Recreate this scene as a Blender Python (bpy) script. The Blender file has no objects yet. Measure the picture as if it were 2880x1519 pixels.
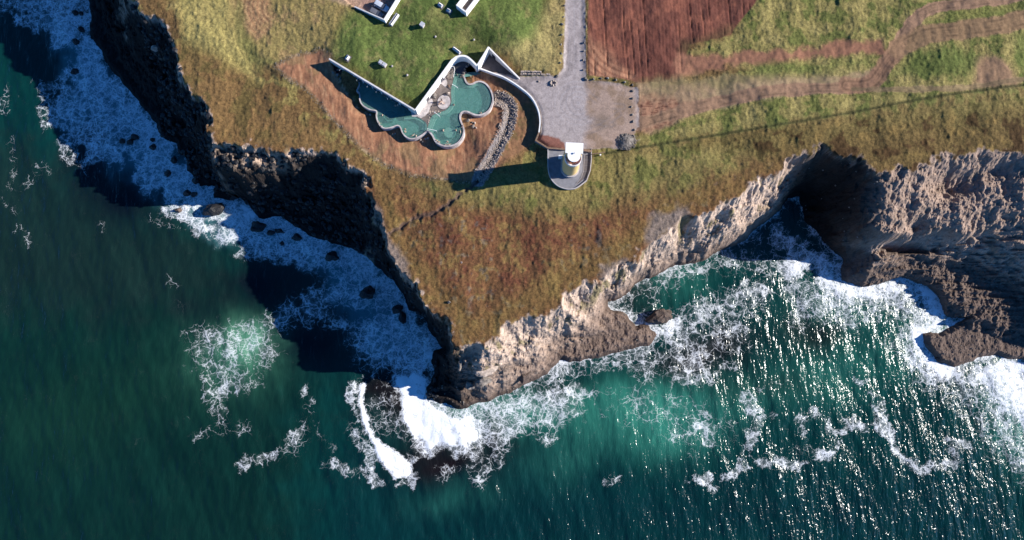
import bpy, bmesh, math, random
import numpy as np
from mathutils import Vector
random.seed(7)
PI = math.pi; R = math.radians
S = bpy.context.scene; COL = S.collection

# ------------------------------------------------------------------ camera, sky, sun
FPX, TILT, HC = 2056.0, R(6.7), 224.0
cam_d = bpy.data.cameras.new('camera'); cam = bpy.data.objects.new('camera', cam_d); COL.objects.link(cam)
cam_d.sensor_width = 36.0; cam_d.lens = 36.0*FPX/2880.0; cam_d.clip_start = 1.0; cam_d.clip_end = 8000
cam.location = (0, 0, HC); cam.rotation_euler = (TILT, 0, 0); S.camera = cam

SUN_EL = R(24.6); SUN_V = Vector((math.cos(SUN_EL)*0.99, math.cos(SUN_EL)*0.14, math.sin(SUN_EL))).normalized()
w = bpy.data.worlds.new('World'); S.world = w; w.use_nodes = True
nt = w.node_tree; bg = nt.nodes['Background']
sky = nt.nodes.new('ShaderNodeTexSky'); sky.sky_type = 'NISHITA'; sky.sun_disc = False
sky.sun_elevation = SUN_EL; sky.sun_rotation = math.atan2(SUN_V.x, SUN_V.y)
sky.air_density = 0.6; sky.dust_density = 0.0; sky.ozone_density = 5.0
tint = nt.nodes.new('ShaderNodeVectorMath'); tint.operation = 'MULTIPLY'; tint.inputs[1].default_value = (0.5, 1.16, 1.56)   # blue multiplied into the sky light to turn shaded foam blue
nt.links.new(sky.outputs[0], tint.inputs[0]); nt.links.new(tint.outputs[0], bg.inputs[0]); bg.inputs[1].default_value = 0.063
sd = bpy.data.lights.new('sun', 'SUN'); sd.energy = 5.0; sd.angle = R(0.5); sd.color = (1.0, 0.95, 0.88)
so = bpy.data.objects.new('sun', sd); COL.objects.link(so); so.location = (200, 40, 200)
so.rotation_euler = SUN_V.to_track_quat('Z', 'Y').to_euler()
S.view_settings.view_transform = 'Standard'; S.view_settings.look = 'None'
S.view_settings.exposure = 0.95; S.view_settings.gamma = 1.0
S.render.resolution_x = 1024; S.render.resolution_y = 540

# ------------------------------------------------------------------ geometry of the site
def U(px, py, z=0.0):
    """ground point that stands at height z on the survey picture's point (px,py)"""
    dx, dy, dz = (px-1440.0)/FPX, (759.5-py)/FPX, -1.0
    c, s = math.cos(TILT), math.sin(TILT)
    y, zz = dy*c-dz*s, dy*s+dz*c
    k = (z-HC)/zz
    return (dx*k, y*k)
def UL(pts, z=0.0): return [U(p[0], p[1], z) for p in pts]

_rng = np.random.RandomState(3)
_perm = _rng.permutation(256); _perm = np.concatenate([_perm, _perm]).astype(np.int32)
_ga = _rng.rand(256)*2*PI; _gx = np.cos(_ga).astype(np.float32); _gy = np.sin(_ga).astype(np.float32)
def perlin(x, y):
    xi = np.floor(x); yi = np.floor(y); xf = (x-xi).astype(np.float32); yf = (y-yi).astype(np.float32)
    xi = xi.astype(np.int32) & 255; yi = yi.astype(np.int32) & 255
    x1 = (xi+1) & 255; y1 = (yi+1) & 255
    u = xf*xf*xf*(xf*(xf*6-15)+10); v = yf*yf*yf*(yf*(yf*6-15)+10)
    def g(a, b, dx, dy):
        h = _perm[_perm[a]+b]; return _gx[h]*dx+_gy[h]*dy
    n0 = g(xi, yi, xf, yf); n1 = g(x1, yi, xf-1, yf); n2 = g(xi, y1, xf, yf-1); n3 = g(x1, y1, xf-1, yf-1)
    a = n0+u*(n1-n0); b = n2+u*(n3-n2); return (a+v*(b-a))*1.5
def fbm(x, y, o=4, seed=0.0, gain=0.5):
    r = 0; a = 1.0; f = 1.0
    for i in range(o):
        r = r+a*perlin(x*f+seed*13.7+i*31.1, y*f+seed*7.3+i*17.9); a *= gain; f *= 2.03
    return r
def ridge(x, y, o=4, seed=0.0):
    r = 0; a = 1.0; f = 1.0
    for i in range(o):
        r = r+a*(1-2*np.abs(perlin(x*f+seed*11.7+i*31.1, y*f+seed*5.3+i*17.9))); a *= 0.5; f *= 2.07
    return r
def sst(a, b, x):
    t = np.clip((x-a)/(b-a), 0, 1); return t*t*(3-2*t)
def seg_dist(X, Y, pts, closed=True):
    P = list(pts); n = len(P); d = np.full(X.shape, 1e18, np.float32)
    for i in range(n if closed else n-1):
        ax, ay = P[i]; bx, by = P[(i+1) % n]; vx, vy = bx-ax, by-ay
        L = vx*vx+vy*vy+1e-12
        t = np.clip(((X-ax)*vx+(Y-ay)*vy)/L, 0, 1)
        dd = (X-ax-t*vx)**2+(Y-ay-t*vy)**2; np.minimum(d, dd, out=d)
    return np.sqrt(d)
def inside(X, Y, pts):
    c = np.zeros(X.shape, bool); n = len(pts)
    for i in range(n):
        ax, ay = pts[i]; bx, by = pts[(i+1) % n]
        if ay == by: continue
        m = ((ay > Y) != (by > Y)) & (X < (bx-ax)*(Y-ay)/(by-ay)+ax); c ^= m
    return c
def sdf(X, Y, pts, far=1e4):
    """signed distance, positive inside; only exact near the polygon's box"""
    xs = [p[0] for p in pts]; ys = [p[1] for p in pts]; out = np.full(X.shape, -far, np.float32)
    m = (X > min(xs)-25) & (X < max(xs)+25) & (Y > min(ys)-25) & (Y < max(ys)+25)
    if not m.any(): return out
    x, y = X[m], Y[m]; d = seg_dist(x, y, pts); out[m] = np.where(inside(x, y, pts), d, -d); return out
def pdist(X, Y, pts, far=60):
    xs = [p[0] for p in pts]; ys = [p[1] for p in pts]; out = np.full(X.shape, 1e4, np.float32)
    m = (X > min(xs)-far) & (X < max(xs)+far) & (Y > min(ys)-far) & (Y < max(ys)+far)
    if m.any(): out[m] = seg_dist(X[m], Y[m], pts, False)
    return out
def catmull(pts, n=6, closed=False):
    P = [tuple(p) for p in pts]; out = []; L = len(P)
    rng_ = range(L) if closed else range(L-1)
    for i in rng_:
        if closed: p0, p1, p2, p3 = P[i-1], P[i], P[(i+1) % L], P[(i+2) % L]
        else: p0, p1, p2, p3 = P[max(i-1, 0)], P[i], P[i+1], P[min(i+2, L-1)]
        for k in range(n):
            t = k/n
            out.append(tuple(0.5*((2*p1[j])+(-p0[j]+p2[j])*t+(2*p0[j]-5*p1[j]+4*p2[j]-p3[j])*t*t+(-p0[j]+3*p1[j]-3*p2[j]+p3[j])*t**3) for j in range(len(p1))))
    if not closed: out.append(P[-1])
    return out
def lin(c):
    r = []
    for v in c:
        v = v/255.0; r.append(v/12.92 if v <= 0.04045 else ((v+0.055)/1.055)**2.4)
    return r

# ------------------------------------------------------------------ materials
def new_mat(name):
    m = bpy.data.materials.new(name); m.use_nodes = True; t = m.node_tree
    return m, t, t.nodes['Principled BSDF']
def N(t, ty, **kw):
    n = t.nodes.new(ty)
    for k, v in kw.items():
        if hasattr(n, k) and k not in ('inputs',): setattr(n, k, v)
    return n
def mathn(t, op, a, b=None, c=None):
    n = t.nodes.new('ShaderNodeMath'); n.operation = op
    for i, v in enumerate((a, b, c)):
        if v is None: continue
        if isinstance(v, (int, float)): n.inputs[i].default_value = v
        else: t.links.new(v, n.inputs[i])
    return n.outputs[0]
def coords(t, scale=(1, 1, 1), rot=(0, 0, 0), loc=(0, 0, 0)):
    g = t.nodes.new('ShaderNodeNewGeometry'); mp = t.nodes.new('ShaderNodeMapping')
    mp.inputs['Scale'].default_value = scale; mp.inputs['Rotation'].default_value = rot; mp.inputs['Location'].default_value = loc
    t.links.new(g.outputs['Position'], mp.inputs['Vector']); return mp.outputs[0]
def noise(t, vec, scale, detail=4, rough=0.55, dist=0.0):
    n = t.nodes.new('ShaderNodeTexNoise'); t.links.new(vec, n.inputs['Vector'])
    n.inputs['Scale'].default_value = scale; n.inputs['Detail'].default_value = detail
    n.inputs['Roughness'].default_value = rough; n.inputs['Distortion'].default_value = dist
    return n.outputs['Fac']
def remap(t, v, a, b, c=0.0, d=1.0, smooth=True):
    n = t.nodes.new('ShaderNodeMapRange'); n.interpolation_type = 'SMOOTHSTEP' if smooth else 'LINEAR'
    for i, q in zip((1, 2, 3, 4), (a, b, c, d)):
        if isinstance(q, (int, float)): n.inputs[i].default_value = q
        else: t.links.new(q, n.inputs[i])
    t.links.new(v, n.inputs[0]); return n.outputs[0]
def mixc(t, f, a, b, mode='MIX'):
    n = t.nodes.new('ShaderNodeMix'); n.data_type = 'RGBA'; n.blend_type = mode
    if isinstance(f, (int, float)): n.inputs[0].default_value = f
    else: t.links.new(f, n.inputs[0])
    for i, v in ((6, a), (7, b)):
        if isinstance(v, (tuple, list)): n.inputs[i].default_value = (*v[:3], 1)
        else: t.links.new(v, n.inputs[i])
    return n.outputs[2]
def bump(t, h, strength, dist, normal=None):
    n = t.nodes.new('ShaderNodeBump'); n.inputs['Strength'].default_value = strength; n.inputs['Distance'].default_value = dist
    t.links.new(h, n.inputs['Height'])
    if normal is not None: t.links.new(normal, n.inputs['Normal'])
    return n.outputs[0]
def attr(t, name):
    n = t.nodes.new('ShaderNodeAttribute'); n.attribute_name = name; return n
def simple(name, col, rough=0.7, metal=0.0, var=0.25, scale=1.5, bmp=0.3, bd=0.05):
    m, t, p = new_mat(name); v = coords(t)
    n = noise(t, v, scale, 5, 0.6)
    c = mixc(t, remap(t, n, 0.3, 0.7, 0, 1), [q*(1-var) for q in col], [min(1, q*(1+var)) for q in col])
    t.links.new(c, p.inputs['Base Color']); p.inputs['Roughness'].default_value = rough; p.inputs['Metallic'].default_value = metal
    if bmp: t.links.new(bump(t, noise(t, v, scale*3, 4), bmp, bd), p.inputs['Normal'])
    return m
K = 1.45   # seen colour of a sunlit flat surface over its albedo
def alb(c, ds=0.0):
    q = [v/K for v in lin(c)]; l = 0.3*q[0]+0.6*q[1]+0.1*q[2]; return [v+(l-v)*ds for v in q]

def ground_mat(name, rough=0.95, n1=(0.9, 0.35), n2=(3.5, 0.5), vmin=0.6, vmax=1.45, bs=0.8, bd=0.35, stretch=None, speck=None):
    m, t, p = new_mat(name); a = attr(t, 'Col'); v = coords(t)
    f1 = noise(t, v, n1[0], 5, 0.65, 0.4); f2 = noise(t, v, n2[0], 3, 0.6)
    f = mathn(t, 'ADD', mathn(t, 'MULTIPLY', f1, 0.6), mathn(t, 'MULTIPLY', f2, 0.4))
    br = remap(t, f, 0.32, 0.68, vmin, vmax, False)
    vm = t.nodes.new('ShaderNodeVectorMath'); vm.operation = 'SCALE'
    t.links.new(a.outputs['Color'], vm.inputs[0]); t.links.new(br, vm.inputs['Scale'])
    col = vm.outputs[0]
    if speck:
        s = remap(t, noise(t, v, speck[1], 2, 0.5), 0.62, 0.72, 0, 1)
        col = mixc(t, mathn(t, 'MULTIPLY', s, speck[2]), col, speck[0])
    t.links.new(col, p.inputs['Base Color']); p.inputs['Roughness'].default_value = rough
    p.inputs['Specular IOR Level'].default_value = 0.15
    h = mathn(t, 'ADD', mathn(t, 'MULTIPLY', f1, 1.0), mathn(t, 'MULTIPLY', f2, 0.45))
    if stretch:
        vs = coords(t, stretch[0], (0, 0, stretch[1])); fs = noise(t, vs, 1.0, 3, 0.6)
        h = mathn(t, 'ADD', h, mathn(t, 'MULTIPLY', fs, stretch[2]))
    t.links.new(bump(t, h, bs, bd), p.inputs['Normal'])
    return m
M = {}
M['grass'] = ground_mat('tussock grass', n1=(1.3, .35), n2=(3.0, .5), vmin=0.42, vmax=1.62, bs=0.8, bd=0.22, stretch=((1.6, 0.7, 1), -0.9, 0.15))
M['gravel'] = ground_mat('gravel', n1=(0.8, .3), n2=(3.2, .5), vmin=0.7, vmax=1.3, bs=0.5, bd=0.14)
M['dirt'] = ground_mat('bare dirt', n1=(0.8, .3), n2=(3.0, .5), vmin=0.7, vmax=1.3, bs=0.5, bd=0.14)
M['apron'] = ground_mat('seeded slope soil', n1=(0.9, .3), n2=(2.6, .5), vmin=0.72, vmax=1.28, bs=0.6, bd=0.16, stretch=((2.2, .5, 1), 0.1, .5))
M['soil'] = ground_mat('ploughed soil', n1=(0.5, .3), n2=(3.0, .5), vmin=0.75, vmax=1.25, bs=0.6, bd=0.25, stretch=((2.4, 0.16, 1), 0.0, 0.12))
M['rock'] = ground_mat('cliff rock', n1=(0.5, .3), n2=(2.4, .5), vmin=0.55, vmax=1.45, bs=0.9, bd=0.42)
M['boulder'] = simple('boulder stone', (0.17, 0.145, 0.125), 0.9, 0, .45, 1.2, .8, .15)
M['boulder_pale'] = simple('pale stone', (0.36, 0.29, 0.24), 0.9, 0, .35, 1.2, .8, .1)
M['wet_rock'] = simple('wet black rock', (0.012, 0.011, 0.012), 0.6, 0, .4, .8, .8, .3)
M['brown_rock'] = simple('brown sea rock', (0.085, 0.058, 0.045), 0.8, 0, .45, .8, 1, .4)
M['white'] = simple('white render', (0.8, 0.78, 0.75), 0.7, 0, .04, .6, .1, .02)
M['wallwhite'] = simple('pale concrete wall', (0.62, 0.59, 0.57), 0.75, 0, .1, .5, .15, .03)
M['cream'] = simple('cream paint', (0.66, 0.47, 0.20), 0.6, 0, .06, .7, .1, .02)
M['concrete'] = simple('grey concrete', (0.20, 0.195, 0.21), 0.85, 0, .14, .9, .2, .03)
M['concrete_pale'] = simple('pale grey plinth concrete', (0.42, 0.38, 0.37), 0.85, 0, .1, .9, .2, .03)
M['concrete_dark'] = simple('dark paved concrete', (0.10, 0.085, 0.085), 0.85, 0, .2, 1.2, .2, .03)
M['poolwall'] = simple('pool wall concrete', (0.42, 0.37, 0.35), 0.8, 0, .3, .8, .3, .04)
M['deck'] = simple('brown deck concrete', (0.145, 0.115, 0.10), 0.85, 0, .3, .8, .2, .03)
M['slab'] = simple('pale natural slab', (0.42, 0.37, 0.35), 0.85, 0, .35, .9, .4, .05)
M['corten'] = simple('weathered timber capping', (0.20, 0.12, 0.075), 0.8, 0, .3, 2, .3, .03)
M['metal'] = simple('galvanised metal', (0.6, 0.6, 0.62), 0.4, 0.3, .05, 3, 0)
M['glass'] = simple('dark glass', (0.03, 0.035, 0.05), 0.08, 0.0, .1, 1, 0)
M['orange'] = simple('orange red lantern paint', (0.55, 0.16, 0.04), 0.4, 0, .2, 2, 0)
M['silver'] = simple('silver white car paint', (0.62, 0.65, 0.7), 0.3, 0.2, .04, 1, 0)
M['greycar'] = simple('mid grey car paint', (0.16, 0.16, 0.18), 0.35, 0.2, .04, 1, 0)
M['rubber'] = simple('tyre rubber', (0.02, 0.02, 0.02), 0.8, 0, .1, 3, 0)
M['skin'] = simple('skin', (0.55, 0.36, 0.27), 0.6, 0, .05, 3, 0)
M['hair'] = simple('dark hair', (0.05, 0.03, 0.02), 0.7, 0, .2, 9, 0)
M['hairblond'] = simple('fair hair', (0.45, 0.33, 0.18), 0.7, 0, .2, 9, 0)
M['robe'] = simple('white towelling', (0.75, 0.73, 0.7), 0.9, 0, .05, 5, 0)
M['swim'] = simple('navy swimwear', (0.02, 0.03, 0.07), 0.8, 0, .1, 5, 0)
M['timber'] = simple('pale timber', (0.35, 0.30, 0.25), 0.8, 0, .2, 3, .2, .02)
M['tread'] = simple('submerged step concrete', (0.34, 0.42, 0.37), 0.8, 0, .1, 2, 0)
M['floor'] = simple('pool floor', (0.10, 0.235, 0.21), 0.8, 0, .15, .8, 0)

# open sea
def sea_material():
    m, t, p = new_mat('sea water'); a = attr(t, 'Col').outputs['Color']; D = attr(t, 'foam').outputs['Fac']; CH = attr(t, 'choppy').outputs['Fac']
    v = coords(t)
    wn = t.nodes.new('ShaderNodeTexNoise'); t.links.new(v, wn.inputs['Vector']); wn.inputs['Scale'].default_value = 0.35; wn.inputs['Detail'].default_value = 4
    sc = t.nodes.new('ShaderNodeVectorMath'); sc.operation = 'SCALE'; t.links.new(wn.outputs['Color'], sc.inputs[0]); sc.inputs['Scale'].default_value = 3.2
    ad = t.nodes.new('ShaderNodeVectorMath'); ad.operation = 'ADD'; t.links.new(v, ad.inputs[0]); t.links.new(sc.outputs[0], ad.inputs[1]); wv = ad.outputs[0]
    wn2 = t.nodes.new('ShaderNodeTexNoise'); t.links.new(v, wn2.inputs['Vector']); wn2.inputs['Scale'].default_value = 1.1; wn2.inputs['Detail'].default_value = 3
    sc2 = t.nodes.new('ShaderNodeVectorMath'); sc2.operation = 'SCALE'; t.links.new(wn2.outputs['Color'], sc2.inputs[0]); sc2.inputs['Scale'].default_value = 1.5
    ad2 = t.nodes.new('ShaderNodeVectorMath'); ad2.operation = 'ADD'; t.links.new(wv, ad2.inputs[0]); t.links.new(sc2.outputs[0], ad2.inputs[1]); wv2 = ad2.outputs[0]
    fine = noise(t, v, 2.4, 3, 0.7); big = noise(t, v, 0.10, 4, 0.65); mid = noise(t, wv, 0.45, 4, 0.65)
    Dn = mathn(t, 'ADD', D, mathn(t, 'MULTIPLY', mathn(t, 'SUBTRACT', big, 0.5), mathn(t, 'MULTIPLY', remap(t, D, 0.05, .4, 0, 1), 0.8)))
    Dn = mathn(t, 'ADD', Dn, mathn(t, 'MULTIPLY', mathn(t, 'SUBTRACT', mid, 0.5), mathn(t, 'MULTIPLY', remap(t, D, 0.05, .4, 0, 1), 1.1)))
    def lay_(scale, d0, k, vec):
        vo = t.nodes.new('ShaderNodeTexVoronoi'); vo.feature = 'DISTANCE_TO_EDGE'; vo.inputs['Scale'].default_value = scale; t.links.new(vec, vo.inputs['Vector'])
        wd = mathn(t, 'MAXIMUM', mathn(t, 'MULTIPLY', mathn(t, 'SUBTRACT', Dn, d0), k), 0.0008)
        q = mathn(t, 'DIVIDE', vo.outputs['Distance'], wd)
        return remap(t, q, 1.1, 0.15, 0, 1)
    f1 = lay_(0.18, 0.10, 0.12, wv2); f2 = lay_(0.40, 0.18, 0.22, wv2); f3 = lay_(0.95, 0.38, 0.42, wv2)
    pat = mathn(t, 'MAXIMUM', mathn(t, 'MAXIMUM', f1, mathn(t, 'MULTIPLY', f2, .92)), mathn(t, 'MULTIPLY', f3, .8))
    pat = mathn(t, 'MULTIPLY', pat, remap(t, fine, .28, .55, .35, 1.0))
    pat = mathn(t, 'MULTIPLY', pat, remap(t, Dn, .1, .85, .32, .95))
    f = mathn(t, 'MAXIMUM', pat, remap(t, Dn, .78, 1.06, 0, 1))
    f = mathn(t, 'MULTIPLY', f, remap(t, D, 0.05, 0.2, 0.0, 1.0))
    milk = mathn(t, 'MULTIPLY', remap(t, Dn, 0.25, 1.0, 0, 0.42), remap(t, fine, .3, .65, .6, 1.))
    f = mathn(t, 'MAXIMUM', f, milk)
    # waves: crests run along a slanted direction
    vd = coords(t, (0.95, 0.30, 1), (0, 0, R(-22))); w1 = noise(t, vd, 1.0, 2, 0.5, 0.3)
    vd2 = coords(t, (2.6, 1.1, 1), (0, 0, R(-28))); w2 = noise(t, vd2, 1.0, 1, 0.5, 0.3)
    w0 = noise(t, coords(t, (0.34, 0.08, 1), (0, 0, R(-18))), 1.0, 2, 0.5)
    h = mathn(t, 'ADD', mathn(t, 'ADD', mathn(t, 'MULTIPLY', w1, 1.0), mathn(t, 'MULTIPLY', w2, 0.32)), mathn(t, 'MULTIPLY', w0, 2.4))
    h = mathn(t, 'MULTIPLY', h, CH)
    nb = bump(t, h, 1.0, 0.55)
    # colour: slightly varied with the water's own clarity
    cv = mixc(t, remap(t, noise(t, v, 0.06, 4, 0.6), 0.3, 0.7, 0, 1), a, mixc(t, 1.0, a, (1.35, 1.3, 1.25), 'MULTIPLY'))
    t.nodes.remove(p)
    body = t.nodes.new('ShaderNodeBsdfDiffuse'); t.links.new(cv, body.inputs['Color']); t.links.new(bump(t, h, 0.35, 0.5), body.inputs['Normal'])
    gl = t.nodes.new('ShaderNodeBsdfGlossy'); gl.inputs['Roughness'].default_value = 0.19; t.links.new(nb, gl.inputs['Normal'])
    fr = t.nodes.new('ShaderNodeFresnel'); fr.inputs['IOR'].default_value = 1.333; t.links.new(nb, fr.inputs['Normal'])
    wt = t.nodes.new('ShaderNodeMixShader'); t.links.new(fr.outputs[0], wt.inputs[0]); t.links.new(body.outputs[0], wt.inputs[1]); t.links.new(gl.outputs[0], wt.inputs[2]); p = wt
    fb = t.nodes.new('ShaderNodeBsdfDiffuse'); fb.inputs['Color'].default_value = (0.84, 0.86, 0.88, 1)
    t.links.new(bump(t, mathn(t, 'ADD', pat, mathn(t, 'MULTIPLY', w1, .15)), 0.5, 0.12), fb.inputs['Normal'])
    mx = t.nodes.new('ShaderNodeMixShader'); t.links.new(f, mx.inputs[0]); t.links.new(p.outputs[0], mx.inputs[1]); t.links.new(fb.outputs[0], mx.inputs[2])
    t.links.new(mx.outputs[0], t.nodes['Material Output'].inputs[0])
    return m
M['sea'] = sea_material()
def pool_water():
    m, t, p = new_mat('pool water'); v = coords(t)
    n1 = noise(t, coords(t, (1, 1, 1)), 2.0, 3, 0.6, 1.2); n2 = noise(t, v, 4.5, 2, 0.6)
    h = mathn(t, 'ADD', n1, mathn(t, 'MULTIPLY', n2, 0.5))
    c = mixc(t, remap(t, h, 0.6, 0.9, 0, 1), (0.10, 0.22, 0.19), (0.20, 0.37, 0.33))
    t.links.new(c, p.inputs['Base Color']); p.inputs['Roughness'].default_value = 0.08; p.inputs['IOR'].default_value = 1.333
    t.links.new(bump(t, h, 0.6, 0.12), p.inputs['Normal'])
    tr = t.nodes.new('ShaderNodeBsdfTransparent'); tr.inputs[0].default_value = (0.7, 0.9, 0.85, 1)
    mx = t.nodes.new('ShaderNodeMixShader'); mx.inputs[0].default_value = 0.42
    t.links.new(tr.outputs[0], mx.inputs[1]); t.links.new(p.outputs[0], mx.inputs[2]); t.links.new(mx.outputs[0], t.nodes['Material Output'].inputs[0])
    return m
M['pool'] = pool_water()

# ------------------------------------------------------------------ object helpers
def link_mesh(name, verts, faces, mat=None, parent=None, smooth=False, loc=None):
    me = bpy.data.meshes.new(name); me.from_pydata([tuple(v) for v in verts], [], [tuple(f) for f in faces]); me.update()
    if mat is not None: me.materials.append(M[mat] if isinstance(mat, str) else mat)
    if smooth: me.polygons.foreach_set('use_smooth', [True]*len(me.polygons))
    o = bpy.data.objects.new(name, me); COL.objects.link(o)
    if parent is not None: o.parent = parent
    if loc is not None: o.location = loc
    return o
def tag(o, label=None, cat=None, group=None, kind=None):
    if label: o['label'] = label
    if cat: o['category'] = cat
    if group: o['group'] = group
    if kind: o['kind'] = kind
    return o
def empty(name, loc, rz=0.0):
    o = bpy.data.objects.new(name, None); COL.objects.link(o); o.location = loc; o.rotation_euler = (0, 0, rz); o.empty_display_size = 0.3; return o
def copy_thing(root):
    r = root.copy(); COL.objects.link(r)
    for ch in list(root.children):
        c = ch.copy(); COL.objects.link(c); c.parent = r
        for g in list(ch.children):
            d = g.copy(); COL.objects.link(d); d.parent = c
    return r
class MB:
    def __init__(s): s.v = []; s.f = []
    def add(s, v, f):
        o = len(s.v); s.v += [tuple(q) for q in v]; s.f += [tuple(i+o for i in q) for q in f]; return s
    def box(s, x0, x1, y0, y1, z0, z1, rz=0, c=(0, 0), taper=0.0):
        pts = []
        for z, k in ((z0, 0), (z1, taper)):
            for x, y in ((x0+k, y0+k), (x1-k, y0+k), (x1-k, y1-k), (x0+k, y1-k)):
                pts.append((c[0]+x*math.cos(rz)-y*math.sin(rz), c[1]+x*math.sin(rz)+y*math.cos(rz), z))
        return s.add(pts, [(3, 2, 1, 0), (4, 5, 6, 7), (0, 1, 5, 4), (1, 2, 6, 5), (2, 3, 7, 6), (3, 0, 4, 7)])
    def prism(s, poly, z0, z1, poly2=None):
        n = len(poly); a = sum(poly[i][0]*poly[(i+1) % n][1]-poly[(i+1) % n][0]*poly[i][1] for i in range(n))
        if a < 0: poly = poly[::-1]; poly2 = poly2[::-1] if poly2 else None
        q = poly2 or poly
        v = [(x, y, z0) for x, y in poly]+[(x, y, z1) for x, y in q]
        f = [tuple(range(n))[::-1], tuple(range(n, 2*n))]+[(i, (i+1) % n, n+(i+1) % n, n+i) for i in range(n)]
        return s.add(v, f)
    def tube(s, path, r, seg=8):
        P = [Vector(p) for p in path]; rings = []
        for i, p in enumerate(P):
            d = (P[min(i+1, len(P)-1)]-P[max(i-1, 0)]).normalized()
            a = d.cross(Vector((0, 0, 1)));  a = a if a.length > 1e-3 else Vector((1, 0, 0)); a.normalize(); b = d.cross(a)
            rr = r[i] if isinstance(r, (list, tuple)) else r
            rings.append([p+a*math.cos(2*PI*k/seg)*rr+b*math.sin(2*PI*k/seg)*rr for k in range(seg)])
        v = [q for rg in rings for q in rg]; f = []
        for i in range(len(P)-1):
            for k in range(seg): f.append((i*seg+k, i*seg+(k+1) % seg, (i+1)*seg+(k+1) % seg, (i+1)*seg+k))
        f += [tuple(range(seg))[::-1], tuple((len(P)-1)*seg+k for k in range(seg))]
        return s.add(v, f)
    def ring(s, outer, inner, z0, z1):
        n = len(outer); v = [(x, y, z0) for x, y in outer]+[(x, y, z1) for x, y in outer]+[(x, y, z0) for x, y in inner]+[(x, y, z1) for x, y in inner]; f = []
        for i in range(n):
            j = (i+1) % n
            f += [(i, j, n+j, n+i), (n+i, n+j, 3*n+j, 3*n+i), (3*n+i, 3*n+j, 2*n+j, 2*n+i), (2*n+i, 2*n+j, j, i)]
        return s.add(v, f)
    def wall(s, pts, th, z0, z1, side=0.0, z1b=None, z0b=None):
        """wall along a 2-D polyline; side -1..1 shifts it off its line; z1b: top at the far end"""
        n = len(pts); A = []; B = []
        for i in range(n):
            p = Vector(pts[i]); a = Vector(pts[max(i-1, 0)]); b = Vector(pts[min(i+1, n-1)])
            d1 = (p-a).normalized() if i > 0 else (b-p).normalized(); d2 = (b-p).normalized() if i < n-1 else d1
            n1 = Vector((-d1.y, d1.x)); n2 = Vector((-d2.y, d2.x)); m = (n1+n2); m = m/max(m.length, 1e-6); k = 1/max(0.4, m.dot(n1))
            A.append(p+m*k*th*(0.5+side/2)); B.append(p-m*k*th*(0.5-side/2))
        L = [0]
        for i in range(1, n): L.append(L[-1]+(Vector(pts[i])-Vector(pts[i-1])).length)
        v = []
        for i in range(n):
            u = L[i]/L[-1]; zt = z1 if z1b is None else z1+(z1b-z1)*u; zb = z0 if z0b is None else z0+(z0b-z0)*u
            v += [(A[i].x, A[i].y, zb), (A[i].x, A[i].y, zt), (B[i].x, B[i].y, zt), (B[i].x, B[i].y, zb)]
        f = []
        for i in range(n-1):
            a, b = 4*i, 4*i+4
            f += [(a, a+1, b+1, b), (a+1, a+2, b+2, b+1), (a+2, a+3, b+3, b+2), (a+3, a, b, b+3)]
        f += [(3, 2, 1, 0), (4*n-4, 4*n-3, 4*n-2, 4*n-1)]
        return s.add(v, f)
    def obj(s, name, mat, parent=None, smooth=False, bev=0.0, loc=None):
        o = link_mesh(name, s.v, s.f, mat, parent, smooth, loc)
        bm = bmesh.new(); bm.from_mesh(o.data)
        bmesh.ops.recalc_face_normals(bm, faces=bm.faces)
        if bev: bmesh.ops.bevel(bm, geom=list(bm.edges), offset=bev, segments=2, affect='EDGES', profile=0.6)
        bm.to_mesh(o.data); bm.free(); o.data.update()
        return o
def offset_poly(pts, d):
    out = []; n = len(pts)
    for i in range(n):
        p = Vector(pts[i]); a = Vector(pts[i-1]); b = Vector(pts[(i+1) % n]); d1 = (p-a).normalized(); d2 = (b-p).normalized()
        m = Vector((-d1.y-d2.y, d1.x+d2.x)); m = m/max(m.length, 1e-6); out.append(tuple(p+m*d))
    return out
def fill_mesh(name, poly, z, mat, parent=None):
    bm = bmesh.new(); vs = [bm.verts.new((x, y, z)) for x, y in poly]; f = bm.faces.new(vs)
    bmesh.ops.triangulate(bm, faces=[f]); bmesh.ops.recalc_face_normals(bm, faces=bm.faces)
    if bm.faces and sum(q.normal.z for q in bm.faces) < 0: bmesh.ops.reverse_faces(bm, faces=list(bm.faces))
    me = bpy.data.meshes.new(name); bm.to_mesh(me); bm.free(); me.materials.append(M[mat])
    o = bpy.data.objects.new(name, me); COL.objects.link(o)
    if parent is not None: o.parent = parent
    return o
def rock_mesh(name, sx, sy, sz, seed, mat, sub=3, sharp=0.35):
    rnd = random.Random(seed); bm = bmesh.new(); bmesh.ops.create_icosphere(bm, subdivisions=sub, radius=1.0)
    planes = [(Vector((rnd.uniform(-1, 1), rnd.uniform(-1, 1), rnd.uniform(-.3, 1))).normalized(), rnd.uniform(0.55, 0.9)) for _ in range(12)]
    from mathutils import noise as mn
    for v in bm.verts:
        c = v.co.copy()
        for nrm, d in planes:
            e = c.dot(nrm)-d
            if e > 0: c -= nrm*e*0.92
        q = mn.noise(c*1.6+Vector((seed, 0, 0)))*sharp+mn.noise(c*4.5+Vector((seed, 3, 0)))*sharp*0.35
        c *= 1+q; v.co = Vector((c.x*sx, c.y*sy, c.z*sz))
    me = bpy.data.meshes.new(name); bm.to_mesh(me); bm.free(); me.materials.append(M[mat]); return me

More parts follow.
